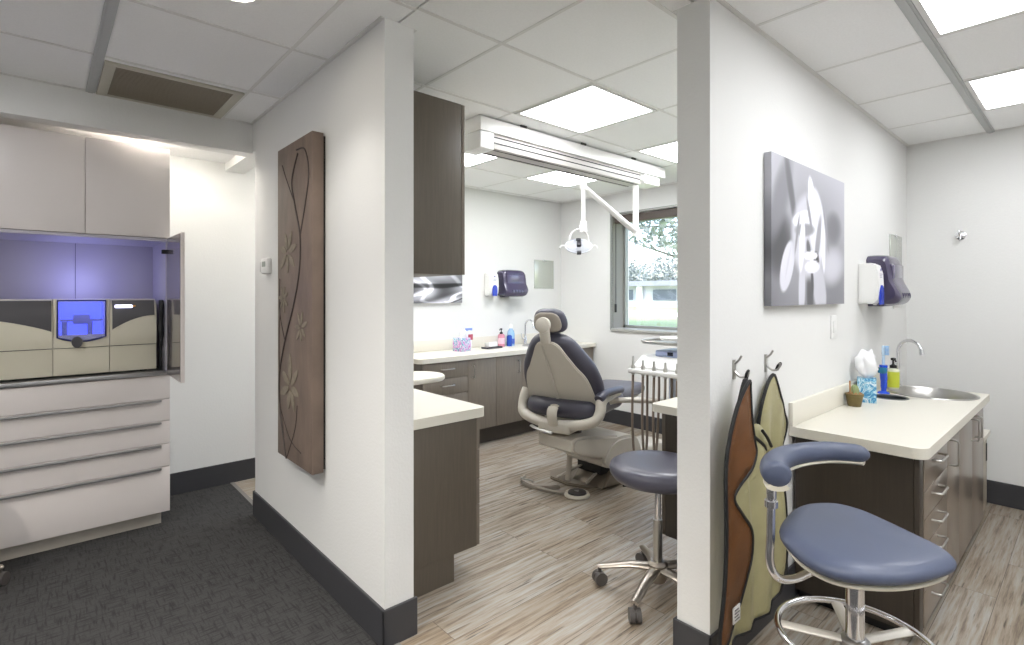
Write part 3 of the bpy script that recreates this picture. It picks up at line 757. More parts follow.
def tissue_mat(name, cols, sc_=18):
    m, nt, b, N, L = nodes_mat(name)
    tc = N.new('ShaderNodeTexCoord'); n = N.new('ShaderNodeTexVoronoi'); n.inputs['Scale'].default_value = sc_; L.new(tc.outputs['Object'], n.inputs['Vector'])
    wv = N.new('ShaderNodeTexNoise'); wv.inputs['Scale'].default_value = sc_*.7; wv.inputs['Distortion'].default_value = 2; L.new(tc.outputs['Object'], wv.inputs['Vector'])
    r = N.new('ShaderNodeValToRGB'); r.color_ramp.interpolation = 'CONSTANT'; el = r.color_ramp.elements
    k = len(cols); el[0].position = 0; el[0].color = lin(cols[0]); el[1].position = .36+.28*1/k; el[1].color = lin(cols[1])
    for i in range(2, k): q = el.new(.36+.28*i/k); q.color = lin(cols[i])
    L.new(wv.outputs['Fac'], r.inputs['Fac']); L.new(r.outputs['Color'], b.inputs['Base Color']); return m
def tissue_box(x, y, z, w, h, rz, label, m1, big=1):
    t = thing('tissue_box', label, 'tissue box', (x, y, z), rz)
    b = BM(); box(b, -w/2, w/2, -w/2, w/2, 0, h, .002); obj('carton', b, m1, t)
    b = BM(); n = 26; rings = []
    for j, (zz, r) in enumerate(((h-.002,.018),(h+.02*big,.034*big),(h+.05*big,.046*big),(h+.08*big,.048*big),(h+.115*big,.022*big))):
        ring = []
        for k in range(n):
            a = 2*pi*k/n; rr = r*(1+.28*sin(3*a+j)+.15*sin(7*a+2*j))
            ring.append(b.verts.new((rr*cos(a)+.006*j, rr*.8*sin(a), zz+.012*sin(2*a+j)*(j > 1))))
        rings.append(ring)
    for A, B in zip(rings, rings[1:]):
        for k in range(n): b.faces.new((A[k], A[(k+1) % n], B[(k+1) % n], B[k]))
    b.faces.new(rings[-1]); b.faces.new(list(reversed(rings[0])))
    o = obj('tissue', b, mat('tissue', (246,246,248), .8), t, smooth=80); return t
tissue_box(2.96, 4.02, .837, .12, .125, .25, 'pink and teal patterned tissue box on the back counter', tissue_mat('pink_teal_pattern', [(190,120,190),(225,190,220),(90,170,190),(235,235,240),(70,90,160)], 22), .6)
t = thing('lotion_tube', 'white flip-cap tube with red label standing behind the patterned tissue box', 'tube', (3.12, 4.13, .837), .2)
b = BM(); rings = []
for z, a, c in ((0,.03,.03),(.03,.031,.031),(.031,.036,.033),(.14,.042,.016),(.20,.05,.006),(.215,.05,.003)):
    rings.append([b.verts.new((a*cos(2*pi*k/24), c*sin(2*pi*k/24), z)) for k in range(24)])
for A, B in zip(rings, rings[1:]):
    for k in range(24): b.faces.new((A[k], A[(k+1) % 24], B[(k+1) % 24], B[k]))
b.faces.new(rings[-1]); b.faces.new(list(reversed(rings[0]))); obj('body', b, mat('tube_white', (228,232,242), .4), t)
b = BM(); box(b, -.03, .03, -.034, -.026, .09, .145, .001); obj('red_label', b, mat('red_label', (178,78,96), .5), t)
b = BM(); box(b, -.05, .05, -.0085, -.0035, .18, .205, .001); obj('blue_band', b, mat('tube_blue', (120,150,215), .5), t)
t = thing('card_holder', 'small dark tray holding white cards between tissue box and pink bottle', 'tray', (3.33, 4.02, .837), .1)
b = BM(); box(b, -.10, .10, -.05, .05, 0, .008, .003); box(b, -.10, -.094, -.05, .05, .006, .018, .001); box(b, .094, .10, -.05, .05, .006, .018, .001); obj('tray', b, mat('tray_dark', (60,60,66), .4), t)
b = BM(); box(b, -.06, .055, -.03, .035, .014, .062, .003, M=Matrix.Rotation(-.15, 4, 'X')); obj('card_stack', b, M_wht, t)
t = bottle('soap_bottle', 'pink soap bottle with a black pump on the back counter', 3.52, 4.10, .837, [(0,0),(.034,0),(.036,.006),(.036,.11),(.03,.125),(.014,.132),(0,.132)], mat('pink_soap', (226,150,170), .25, coat=.4), lab=[(.0362,.03),(.0365,.035),(.0365,.085),(.0362,.09)], labm=mat('label_pale', (238,200,214), .5)); pump(t, .13, s=1.2)
bottle('spray_bottle', 'deep blue small bottle squeezed beside the pink soap bottle', 3.605, 4.07, .837, [(0,0),(.026,0),(.028,.005),(.028,.10),(.02,.115),(0,.118)], mat('blue_liquid', (28,74,176), .15, coat=.5))
bottle('mouthwash_bottle', 'tall clear and blue bottle with white cap beside the faucet', 3.67, 4.12, .837, [(0,0),(.038,0),(.04,.008),(.04,.12),(.034,.15),(.016,.175),(.016,.19),(0,.19)], mat('clear_blue', (150,190,228), .1, coat=.5), cap=[(.018,.18),(.018,.215),(.01,.225),(0,.225)], capm=M_wht, lab=[(.0402,.02),(.0406,.024),(.0406,.07),(.0402,.074)], labm=mat('label_blue', (50,90,190), .4))

# ------------------------------------------------------------------ ceiling track & exam light
t = thing('ceiling_track', 'long white ceiling track running towards the window for the exam light', 'track', (1.93, 2.53, H))
b = BM(); L_ = 1.98
box(b, 0, L_, -.095, .095, -.095, -.012, .003); box(b, .01, L_-.01, -.06, .06, -.013, 0); obj('rail_cover', b, M_white_arm, t)
b = BM()
box(b, .001, .11, -.09, .09, -.20, -.095, .008, 3); obj('end_cap', b, M_wht, t)
b = BM(); box(b, .12, L_-.33, -.075, .075, -.185, -.096, .004); obj('rail', b, mat('rail_grey', (186,182,178), .4), t)
b = BM()
for yy in (-.0765, .0765):
    for zz in (-.115, -.15): box(b, .12, L_-.33, yy-.002, yy+.002, zz-.003, zz+.003)
for yy in (-.045, .045): box(b, .12, L_-.33, yy-.004, yy+.004, -.187, -.184)
obj('groove', b, M_blk, t)
b = BM(); box(b, L_-.28, L_-.06, -.08, .08, -.17, -.095, .012, 3); obj('trolley', b, M_white_arm, t)
b = BM()
for x in (.32, .9, 1.5): box(b, x, x+.05, -.101, -.092, -.014, -.002)
obj('clip', b, mat('clip_dark', (70,68,66), .5), t)
t = thing('exam_light', 'white jointed dental exam light hanging from the ceiling track over the chair', 'light', (3.62, 2.53, 2.31))
b = BM(); lathe(b, [(.0,.05),(.055,.05),(.07,.0),(.085,-.02),(.04,-.035),(.036,-.05),(0,-.05)], n=28); obj('mount_cone', b, M_white_arm, t)
b = BM(); cyl(b, (0,0,0), (0,0,-.43), .024); obj('drop_post', b, M_white_arm, t)
e1 = V((0,0,-.43)); e2 = V((-.62,.03,-.135))
b = BM(); lathe(b, [(0,-.035),(.028,-.03),(.032,0),(.028,.03),(0,.035)], tuple(e1), n=20); lathe(b, [(0,-.03),(.024,-.026),(.027,0),(.024,.026),(0,.03)], tuple(e2), n=20); obj('joint', b, M_white_arm, t)
b = BM(); tube(b, [e1+V((0,0,-.0)), e2], [.031,.024], 12, flat=.75); obj('spring_arm', b, M_white_arm, t)
b = BM(); cyl(b, e2, e2+V((0,0,-.30)), .015); cyl(b, e2+V((0,0,-.26)), e2+V((0,0,-.34)), .024, .03); obj('lower_post', b, M_white_arm, t)
hd = e2+V((-.03,.02,-.45))
b = BM(); tube(b, spl([hd+V((.0,.0,.13)), hd+V((.05,-.03,.10)), hd+V((.06,-.04,.03)), hd+V((.03,-.02,-.02))], 5), .014, 10, flat=.6)
tube(b, spl([hd+V((.0,.0,.13)), hd+V((-.03,.04,.10)), hd+V((-.03,.06,.03)), hd+V((-.01,.03,-.02))], 5), .014, 10, flat=.6); obj('yoke', b, M_white_arm, t)
# lamp head: shell facing down/back, axis roughly toward -F
HM = Matrix.Translation(hd) @ Matrix.Scale(.8, 4) @ Matrix.Rotation(radians(48-90), 4, 'Z') @ Matrix.Rotation(radians(62), 4, 'X')
b = BM(); lathe(b, [(0,-.06),(.05,-.055),(.10,-.03),(.125,.0),(.128,.012),(.12,.014),(.09,-.01),(.04,-.03),(0,-.034)], n=40, sx=1, sy=.62); obj('reflector_shell', b, mat('clear_shield', (228,232,240), .08, coat=.8), t, M=HM)
b = BM(); lathe(b, [(0,.0),(.1,.0),(.118,.012),(.1,.022),(0,.034)], n=40, sx=1, sy=.6); obj('front_shield', b, mat('shield_clear2', (235,238,245), .05, coat=1, alpha=.45), t, M=HM)
b = BM(); box(b, -.02, .02, -.022, .022, .02, .06, .004); box(b, -.022, .022, .045, .07, -.01, .04, .004); box(b, -.02, .02, -.085, -.06, -.01, .03, .004); obj('bulb_housing', b, mat('bulb_dark', (52,52,58), .4), t, M=HM)
for s in (-1, 1):
    b = BM(); tube(b, spl([(s*.11,0,0),(s*.145,.012,0),(s*.165,.004,0),(s*.175,-.02,0)], 5), .007, 8); obj('handle', b, M_white_arm, t, M=HM)

# ------------------------------------------------------------------ dental chair
TH = radians(16); MX, MY = 2.637, 2.445
ch = thing('dental_chair', 'dark grey padded dental chair with cream shell seen from behind', 'dental chair', (MX, MY, 0), TH)
# local: x forward, y left, z up
# seat
out = spl([(-.10,.0,0),(-.09,.14,0),(-.04,.245,0),(.12,.27,0),(.35,.265,0),(.52,.25,0),(.56,.14,0),(.57,0,0),(.56,-.14,0),(.52,-.25,0),(.35,-.265,0),(.12,-.27,0),(-.04,-.245,0),(-.09,-.14,0)], 3, True)
b = BM(); cushion(b, [(p.x, p.y) for p in out], .665, .545, inset=.055); obj('seat', b, M_vinyl, ch)
# leg rest
out = spl([(.50,.0,0),(.50,.2,0),(.56,.23,0),(.9,.21,0),(1.2,.19,0),(1.27,.12,0),(1.285,0,0),(1.27,-.12,0),(1.2,-.19,0),(.9,-.21,0),(.56,-.23,0),(.50,-.2,0)], 3, True)
b = BM(); cushion(b, [(p.x, p.y) for p in out], .0, -.085, lambda u, v, w: (u, v, w+.65-.05*(u-.5)), inset=.04); obj('leg_rest', b, M_vinyl, ch)
b = BM(); cushion(b, [(.5+(p.x-.5)*.96, p.y*.75) for p in out], .0, -.03, lambda u, v, w: (u, v, w+.565-.05*(u-.5)), inset=.02, crown=0); obj('leg_rest_shell', b, M_cream, ch)
b = BM(); cushion(b, superell(.30, .17, 3, 40, .25, 0), .555, .50, inset=.02, crown=0); obj('seat_pan', b, M_cream, ch)
# backrest: param (s along height 0..1, y) ; base at x=.03,z=.60 ; top x=-.22,z=1.09
B0 = V((.03,0,.60)); BU = V((-.25,0,.49)).normalized(); BN = V((BU.z,0,-BU.x))   # BN points forward/up
def bfn(y, s, w):
    curve = .05*((s-.2)/.4)**2*.5
    wrap = .30*y*y*1.6
    return tuple(B0 + BU*s + BN*(w+wrap*.6+curve*.3) + V((0,y,0)))
shell = [(0,.525),(.05,.52),(.085,.495),(.115,.44),(.145,.385),(.175,.33),(.215,.27),(.238,.20),(.25,.12),(.262,.04),(.268,-.02),(.25,-.045),(.2,-.0),(.1,.01)]
pts = [(y, s) for y, s in shell] + [(0,0)] + [(-y, s) for y, s in reversed(shell[1:])]
pts = spl([(p[0], p[1], 0) for p in pts], 3, True)
b = BM(); prism(b, [(p.x, p.y) for p in pts], -.022, .0, bfn, .006); obj('back_shell', b, M_cream, ch)
cus = [(0,.55),(.08,.54),(.14,.505),(.19,.44),(.23,.37),(.265,.30),(.285,.22),(.292,.15),(.285,.07),(.25,.01),(.16,-.02),(.0,-.025)]
pts = [(y, s) for y, s in cus] + [(-y, s) for y, s in reversed(cus[1:-1])]
pts = spl([(p[0], p[1], 0) for p in pts], 3, True)
b = BM(); cushion(b, [(p.x, p.y) for p in pts], .105, .002, bfn, inset=.05); obj('backrest', b, M_vinyl, ch)
# crease ribs of the shell
b = BM(); tube(b, [bfn(.035, .50, -.023), bfn(.02, .25, -.023), bfn(.01, .05, -.023)], [.003,.009,.012], 8); obj('shell_rib', b, M_cream, ch)
# headrest
HC = V(bfn(0, .625, .05)); 
def hfn(y, s, w): return tuple(HC + V((-.18,0,.98)).normalized()*s + V((.98,0,.18)).normalized()*(w+y*y*1.2) + V((0,y,0)))
hc = [(0,.09),(.055,.087),(.10,.06),(.12,.0),(.11,-.05),(.065,-.07),(0,-.07)]
pts = [(y, s) for y, s in hc] + [(-y, s) for y, s in reversed(hc[1:-1])]; pts = spl([(p[0], p[1], 0) for p in pts], 4, True)
b = BM(); cushion(b, [(p.x, p.y) for p in pts], .065, -.005, hfn, inset=.03); obj('headrest', b, M_vinyl, ch)
b = BM(); cushion(b, [(p.x*.84, p.y*.80) for p in pts], .0, -.014, hfn, inset=.012, crown=0); obj('headrest_shell', b, M_creamd, ch)
b = BM(); lathe(b, [(0,-.022),(.034,-.02),(.05,-.012),(.052,0),(.05,.014),(.03,.02),(0,.02)], n=28)
obj('headrest_knob', b, M_cream, ch, M=Matrix.Translation(HC+V((-.055,0,-.01))) @ Matrix.Rotation(pi/2, 4, 'Y'))
b = BM(); box(b, -.018, .018, -.034, .034, -.085, .02, .012, 3); obj('headrest_bracket', b, M_cream, ch, M=Matrix.Translation(HC+V((-.038,0,-.045))) @ Matrix.Rotation(-.25, 4, 'Y'))
b = BM(); tube(b, [HC+V((-.03,0,-.08)), V(bfn(0,.45,.0))], .02, 10, flat=.5, flatn=(1,0,.5)); obj('headrest_bar', b, M_chrome, ch)
# lower bracket from shell to frame
b = BM(); tube(b, spl([bfn(.0,.05,-.03), V((-.115,0,.62)), V((-.14,0,.57)), V((-.11,0,.50))], 4), .038, 12, flat=.35, flatn=(1,0,.3)); obj('back_bracket', b, M_cream, ch)
# U frame with arms
fr = [(.02,.282,.70),(.0,.288,.66),(-.02,.290,.60),(-.05,.268,.552),(-.07,.20,.525),(-.08,.1,.508),(-.08,0,.503),(-.08,-.1,.508),(-.07,-.20,.525),(-.05,-.268,.552),(-.02,-.290,.60),(.0,-.288,.66),(.02,-.282,.70)]
b = BM(); tube(b, spl(fr, 5), .034, 14, flat=1.15, flatn=(1,0,0)); obj('arm_frame', b, M_cream, ch)
for s in (1, -1):
    pts = spl([(-.03,s*.285,.69),(.05,s*.29,.715),(.2,s*.295,.715),(.36,s*.29,.70)], 5)
    if s < 0:
        b = BM(); tube(b, pts, [.03]+[.036]*(len(pts)-2)+[.026], 12, flat=.75, flatn=(0,0,1)); obj('armrest', b, M_vinyl, ch)
        b = BM(); tube(b, spl([(.03,s*.288,.60),(.06,s*.288,.66),(.2,s*.288,.675),(.33,s*.285,.675)], 4), .02, 10); obj('armrest_support', b, M_cream, ch)
# bevel under frame: swivel column
b = BM(); box(b, -.12, .3, -.12, .12, .45, .53, .02, 3); obj('under_frame', b, M_cream, ch)
b = BM(); tube(b, spl([(-.06,.20,.465),(-.10,.14,.463),(-.13,.04,.46),(-.14,0,.46)], 4), .014, 10, flat=.5, flatn=(0,0,1)); obj('release_lever', b, M_wht, ch)
b = BM(); lathe(b, [(.115,0),(.115,.015),(.095,.03),(.095,.045),(0,.045)], (0.10,0.02,.41), n=28); lathe(b, [(0,0),(.07,0),(.07,.05)], (.10,.02,.345), n=20); obj('swivel_column', b, mat('column_dark', (90,82,74), .4, .6), ch)
# the lift body is aligned with the room, not with the swivelled seat
R_ = Matrix.Rotation(-TH, 4, 'Z'); 
def W(x, y, z): return tuple(R_ @ V((x-MX, y-MY, z)))
# lift arm block: X 2.56..2.95, Y 2.27..2.60
prof = [(2.56,.345),(2.565,.415),(2.60,.43),(2.70,.425),(3.05,.37),(3.06,.20),(2.86,.235),(2.60,.32)]
b = BM(); prism(b, prof, 2.27, 2.60, lambda u, v, w: W(u, w, v), .016); obj('lift_arm', b, M_cream, ch)
prof = spl([(2.86,.20,0),(2.90,.30,0),(2.99,.35,0),(3.12,.36,0),(3.24,.335,0),(3.30,.27,0),(3.31,.16,0),(3.25,.12,0),(3.0,.15,0)], 4, True)
b = BM(); prism(b, [(p.x, p.y) for p in prof], 2.255, 2.62, lambda u, v, w: W(u, w, v), .02); obj('base_cover', b, M_cream, ch)
b = BM(); box(b, 2.92, 3.25, 2.33, 2.55, .10, .22, .01); b.transform(R_ @ Matrix.Translation((-MX,-MY,0))); obj('lift_mechanism', b, M_blk, ch)
b = BM(); prism(b, [(2.80,2.54),(2.86,2.41),(3.0,2.32),(3.62,2.30),(3.66,2.62),(2.92,2.82),(2.81,2.72)], 0, .022, lambda u, v, w: W(u, v, w), .008)
prism(b, [(2.90,.02),(3.0,.115),(3.3,.13),(3.36,.02)], 2.30, 2.58, lambda u, v, w: W(u, w, v), .006); obj('base_plate', b, mat('base_plate', (134,124,112), .35, .3), ch)
b = BM()
tube(b, [W(2.83,2.66,.03), W(3.0,2.42,.2)], .022, 8, flat=.4, flatn=(0,0,1)); tube(b, [W(2.88,2.43,.03), W(3.0,2.32,.20)], .022, 8, flat=.4, flatn=(0,0,1)); tube(b, [W(2.83,2.56,.03),W(2.9,2.6,.22)], .02, 8, flat=.4, flatn=(0,0,1))
obj('link_bar', b, M_creamd, ch)
b = BM(); box(b, 3.40, 3.75, 2.32, 2.56, 0, .20, .02, 3); box(b, 3.40,3.75,2.58,2.60,.03,.17,.004); b.transform(R_ @ Matrix.Translation((-MX,-MY,0))); obj('junction_box', b, M_cream, ch)

# foot control
t = thing('foot_control', 'round foot pedal with curved guard on the floor before the dental chair', 'foot pedal', (2.70, 2.435, 0), 0)
b = BM(); lathe(b, [(0,0),(.085,0),(.088,.008),(.082,.02),(.070,.022),(.070,.018),(0,.018)], (.02,-.06,0), n=36); obj('rim', b, M_cream, t)
b = BM(); lathe(b, [(.064,.018),(.060,.028),(.03,.031),(0,.032)], (.02,-.06,0), n=36); obj('disc', b, mat('pedal_dark', (66,64,68), .3), t)
b = BM(); lathe(b, [(.022,0),(.018,.003),(0,.003)], (.02,-.06,.032), n=3); obj('emblem', b, M_alu, t)
b = BM(); pts = [(.055+.21*cos(a)*.9, .27+.17*sin(a), .028) for a in [radians(150+110*k/12) for k in range(13)]]
out = [(p[0], p[1]) for p in pts] + [(.055+.15*cos(a), .27+.10*sin(a)) for a in [radians(260-110*k/12) for k in range(13)]]
prism(b, out, 0, .03, bev=.006); obj('guard', b, M_creamd, t)
b = BM(); tube(b, spl([(-.08,.37,.03),(-.12,.35,.05),(-.14,.31,.055),(-.11,.27,.05),(-.08,.27,.03)], 4), .006, 8); obj('wire_handle', b, M_steel, t)
b = BM(); tube(b, spl([(-.02,.0,.012),(-.07,.06,.014),(-.10,.16,.016),(-.11,.27,.02),(-.10,.36,.02),(-.02,.42,.02)], 6), .010, 10); obj('hose', b, M_creamd, t)

# ------------------------------------------------------------------ delivery unit
t = thing('delivery_unit', 'instrument delivery head with tray and hanging hoses right of the dental chair', 'dental unit', (3.05, 1.83, .885))
# local axes = world
b = BM(); prof = [(-.20,.0),(-.20,.025),(-.10,.085),(.16,.085),(.18,.06),(.18,.0)]
prism(b, prof, -.26, .19, lambda u, v, w: (u, w, v), .010); obj('housing', b, M_wht, t)
b = BM(); box(b, -.245, -.195, -.27, .195, -.018, .012, .008, 3); obj('holder_rail', b, M_wht, t)
for k, yy in enumerate((.165,.09,.01,-.07,-.15,-.23)):
    b = BM(); lathe(b, [(.008,-.03),(.013,-.02),(.014,.03),(.009,.036),(.006,.07 if k else .09),(0,.07 if k else .09)], (-.225,yy,.0), n=12); obj('handpiece', b, M_steel, t)
    b = BM(); dx = .02*(k % 3)
    zb = -.60-.03*(k % 3)
    tube(b, spl([(-.225,yy,-.02),(-.226,yy+.004,-.2),(-.222,yy+.006,-.38),(-.19,yy+.004,zb),(-.13,yy-.01,zb-.02),(-.09,yy-.012,-.50),(-.085+dx,yy-.012,-.2),(-.08+dx,yy-.010,.0)], 6), .008, 8); obj('hose', b, mat('hose_taupe', (138,124,112), .45), t)
b = BM(); box(b, -.09, .12, -.26, .09, .085, .125, .008); cp = obj('control_panel', b, mat('panel_blue', (176,188,224), .3), t)
b = BM(); box(b, -.093, -.088, -.04, .0, .095, .118, .002); obj('screen', b, mat('lcd_dark', (40,44,60), .2), cp)
b = BM(); cyl(b, (.02,-.06,.12), (.02,-.06,.165), .02); obj('tray_post', b, M_steel, t)
b = BM(); out = superell(.15, .24, 4, 44, .02, -.03)
prism(b, out, .163, .170, bev=.002)
tube(b, [(u, v, .178) for u, v in out], .007, 8, closed=True); obj('tray', b, M_steel, t)
b = BM(); out = superell(.12, .16, 4, 44, .04, -.07); prism(b, out, .19, .2, bev=.003); tube(b, [(u, v, .203) for u, v in out], .005, 8, closed=True); obj('tray_cover', b, M_wht, t)
b = BM(); cyl(b, (.10,.08,-.30), (.10,.08,.0), .022); obj('post', b, mat('post_pale', (206,212,226), .3), t)
b = BM(); pts = [(.10,.08,-.235),(.02,.20,-.235),(-.06,.34,-.24),(-.13,.43,-.26),(-.15,.50,-.34),(-.15,.53,-.385)]
tube(b, spl(pts, 5), .024, 12, flat=.8); obj('arm', b, M_cream, t)

# ------------------------------------------------------------------ right-hand operatory cabinet (behind pillar)
t = thing('side_cabinet', 'dark base cabinet partly hidden behind the white pillar and round stool', 'cabinet', (2.8, 1.3, 0))
part('body', M_dark, t, *loc(t, 2.39, 3.3, 1.075, 1.49, .13, .76), .001); part('toe_kick', M_dark, t, *loc(t, 2.40, 3.3, 1.075, 1.36, 0, .13))
for x0, x1 in ((2.39,2.84),(2.844,3.3)):
    f = part('door', M_taud, t, *loc(t, x0, x1, 1.491, 1.51, .132, .757), .0015); pull(f, (x1-.06-2.8, .21, .6), (x1-.06-2.8, .21, .7), (0,.028,0))
counter_slab('countertop', rrect(2.36, 3.33, 1.074, 1.56, .03, ('nw',)), .762, .802, 'ivory countertop corner emerging from behind the pillar above the round stool')

# ------------------------------------------------------------------ stools
def caster_into(t, x, y, m=mat('caster_grey', (84,80,78), .4), wh=None):
    b = BM()
    a = atan2(y, x)+.6
    R = Matrix.Translation((x, y, 0)) @ Matrix.Rotation(a, 4, 'Z')
    for s in (-1, 1):
        c = BM(); cyl(c, (0, s*.004, .03), (0, s*.024, .03), .03, n=24); bmesh.ops.bevel(c, geom=[e for e in c.edges if len(e.link_faces) == 2 and e.calc_face_angle(0) > 1], offset=.004, segments=2, affect='EDGES'); c.transform(R); merge(b, c)
    c = BM(); box(c, -.02, .022, -.008, .008, .02, .055, .005); cyl(c, (0,0,.05), (0,0,.085), .008); c.transform(R); merge(b, c)
    return obj('caster', b, m, t)
def star_base(t, R, rot, m, hub_z=.12, tip_z=.085):
    b = BM(); lathe(b, [(.0,hub_z-.06),(.035,hub_z-.06),(.045,hub_z-.04),(.045,hub_z+.02),(.032,hub_z+.032),(0,hub_z+.032)], n=24); obj('hub', b, m, t)
    for k in range(5):
        a = rot+2*pi*k/5; b = BM(); c, s = cos(a), sin(a)
        pts = [(c*.02, s*.02, hub_z), (c*R*.45, s*R*.45, hub_z-.004), (c*R*.85, s*R*.85, tip_z+.008), (c*R*1.03, s*R*1.03, tip_z)]
        tube(b, spl(pts, 3), [.030,.029,.028,.026,.024,.023,.021,.02,.019,.017], 10, flat=.55, flatn=(0,0,1)); obj('leg', b, m, t)
        caster_into(t, c*R, s*R)
M_nick = mat('satin_nickel', (176,168,158), .28, .9)
def round_stool(x, y, zt, label, rot):
    t = thing('round_stool', label, 'stool', (x, y, 0), 0, 'round wheeled stools')
    b = BM(); lathe(b, [(0,zt-.085),(.15,zt-.085),(.195,zt-.078),(.212,zt-.058),(.218,zt-.038),(.212,zt-.018),(.19,zt-.004),(.15,zt+.002),(.08,zt+.004),(0,zt+.005)], n=56); obj('seat', b, M_vinyl, t, smooth=60)
    b = BM(); lathe(b, [(0,zt-.105),(.10,zt-.105),(.15,zt-.085),(0,zt-.084)], n=32); obj('seat_plate', b, M_blk, t)
    b = BM(); cyl(b, (0,0,.30), (0,0,zt-.1), .014, n=20); obj('piston', b, M_chrome, t)
    b = BM(); cyl(b, (0,0,.06), (0,0,.34), .021, n=24); obj('column', b, M_steel, t)
    b = BM(); tube(b, spl([(.02,-.05,zt-.10),(.05,-.1,zt-.115),(.07,-.14,zt-.12)], 4), .006, 8); obj('lever', b, M_blk, t)
    star_base(t, .264, rot, M_nick)
    return t
SX_, SY_ = 2.102, 1.35
rs = round_stool(SX_, SY_, .605, 'dark grey round stool on casters half hidden behind the white pillar', 0)
a1 = atan2(1.289-SY_, 1.825-SX_)
# rotate so that one leg points to the caster seen nearest
rs.rotation_euler.z = a1
r2 = copy_tree(rs); r2.location = (-.385, 3.34, 0); r2['label'] = 'stool at the left edge with only one dark caster on the carpet showing'; r2.rotation_euler.z = radians(25)

# assistant stool with foot ring and body arm
t = thing('assistant_stool', 'blue grey padded stool with curved body arm and chrome foot ring in front', 'stool', (1.73, .466, 0), 0)
X0, Y0 = 1.73, .466
seat = [(1.649,.642),(1.806,.668),(1.905,.655),(1.975,.60),(1.985,.527),(1.955,.45),(1.915,.375),(1.870,.305),(1.805,.268),(1.71,.268),(1.624,.308),(1.555,.363),(1.508,.43),(1.504,.493),(1.55,.570)]
c_ = V((sum(p[0] for p in seat)/15, sum(p[1] for p in seat)/15))
seat[6:9] = [(1.895,.345),(1.85,.28),(1.79,.25)]
pts = spl([(p[0]-X0, p[1]-Y0, 0) for p in seat], 4, True)
b = BM(); cushion(b, [(p.x, p.y) for p in pts],   .683, .626, lambda u, v, w: (u, v, w), inset=.06, crown=.006, n=8); obj('seat', b, M_vblue, t, smooth=60)
b = BM(); cushion(b, [(c_.x-X0+(p.x-c_.x+X0)*.92, c_.y-Y0+(p.y-c_.y+Y0)*.92) for p in pts], .630, .616, inset=.012, crown=0); obj('seat_pan', b, mat('seat_pan_cream', (214,208,192), .4), t)
b = BM(); box(b, -.10, .10, -.05, .05, .59, .617, .006); obj('seat_bracket', b, mat('bracket', (200,196,186), .4), t)
b = BM(); cyl(b, (0,0,.30), (0,0,.585), .0235, n=28); obj('column', b, M_chrome, t)
b = BM(); cyl(b, (0,0,.06), (0,0,.32), .028, n=28); obj('column_sleeve', b, M_steel, t)
ring = [(.197*cos(2*pi*k/56), .197*sin(2*pi*k/56), .385) for k in range(56)]
fr_ = thing  # (foot ring is a part)
b = BM(); tube(b, ring, .0095, 12, closed=True); ringo = obj('foot_ring', b, M_chrome, t)
b = BM(); lathe(b, [(.024,-.02),(.035,-.02),(.038,-.012),(.038,.008),(.030,.016),(.024,.017)], (0,0,.375), n=28); obj('ring_hub', b, M_alu, ringo)
for a in (atan2(.639-Y0,1.655-X0), atan2(.573-Y0,1.918-X0), atan2(.639-Y0,1.655-X0)+2*pi*.33, atan2(.421-Y0,1.95-X0)-.3):
    b = BM(); tube(b, [(.03*cos(a), .03*sin(a), .378), (.197*cos(a), .197*sin(a), .379)], .017, 10, flat=.5, flatn=(0,0,1)); obj('ring_spoke', b, mat('spoke_beige', (206,202,194), .35, .2), ringo)
star_base(t, .30, .3, M_nick)
# arm tube
P_ = [(0.0,.02,.585),(-.06,.09,.575),(-.14,.155,.545),(-.19,.185,.555),(-.205,.20,.60),(-.2,.2,.68),(-.195,.20,.84)]
q = [V(p)+V((.037,-.033,0))*min(1, i/2) for i, p in enumerate(P_)]
b = BM(); tube(b, spl(q, 7), .0115, 14); obj('arm_tube', b, M_chrome, t)
b = BM(); cyl(b, (-.1595,.167,.755), (-.1595,.167,.773), .018); cyl(b, (-.158,.167,.78), (-.158,.167,.86), .0135); obj('arm_collar', b, M_chrome, t)
pad = [(1.475,.585),(1.515,.615),(1.58,.640),(1.665,.647),(1.745,.628),(1.815,.588),(1.85,.535),(1.855,.492)]
pp_ = spl([(p[0]-X0+.008+.012*i/7, p[1]-Y0-.006-.02*i/7, .878) for i, p in enumerate(pad)], 5)
n = len(pp_); rr = [(.039-.011*i/n)*(1-.35*max(0, 1-(i/2.0))**2)*(1-.75*max(0, 1-((n-1-i)/4))**2) for i in range(n)]
b = BM(); tube(b, pp_, rr, 20, flat=.92); obj('arm_pad', b, M_vblue, t, smooth=80)
b = BM(); tube(b, [p+V((0,0,-.035+.011*i/n)) for i, p in enumerate(pp_[1:-2])], [.030-.012*i/n for i in range(n-3)], 12, flat=.35, flatn=(0,0,1)); obj('arm_pad_tray', b, mat('seat_pan_cream', (214,208,192), .4), t)

# ------------------------------------------------------------------ right alcove cabinetry
t = thing('base_cabinet', 'dark wood base cabinet with drawers and doors under the sink counter at right', 'cabinet', (3.4, .7, 0))
open_body(M_dark, t, 2.53, 4.175, .485, .915, .045, .735)
part('face_stile', M_dark, t, *loc(t, 2.53, 2.592, .465, .484, .045, .735), .001)
part('toe_kick', M_blk, t, *loc(t, 2.56, 4.16, .52, .91, 0, .045))
M_tr = mat('right_laminate', (128,116,103), .28, noise=.12, nscale=14, stretch=(9,9,.5), coat=.25)
for (z0, z1) in ((.05,.187),(.19,.367),(.37,.472),(.475,.584),(.587,.733)):
    f = part('drawer', M_tr, t, *loc(t, 2.596, 3.065, .462, .483, z0, z1), .0015)
    zc = z1-.045 if z1 > .7 or z1 < .2 else z1-.03
    pull(f, (2.73-3.4, .462-.7, zc), (2.86-3.4, .462-.7, zc), (0,-.034,0))
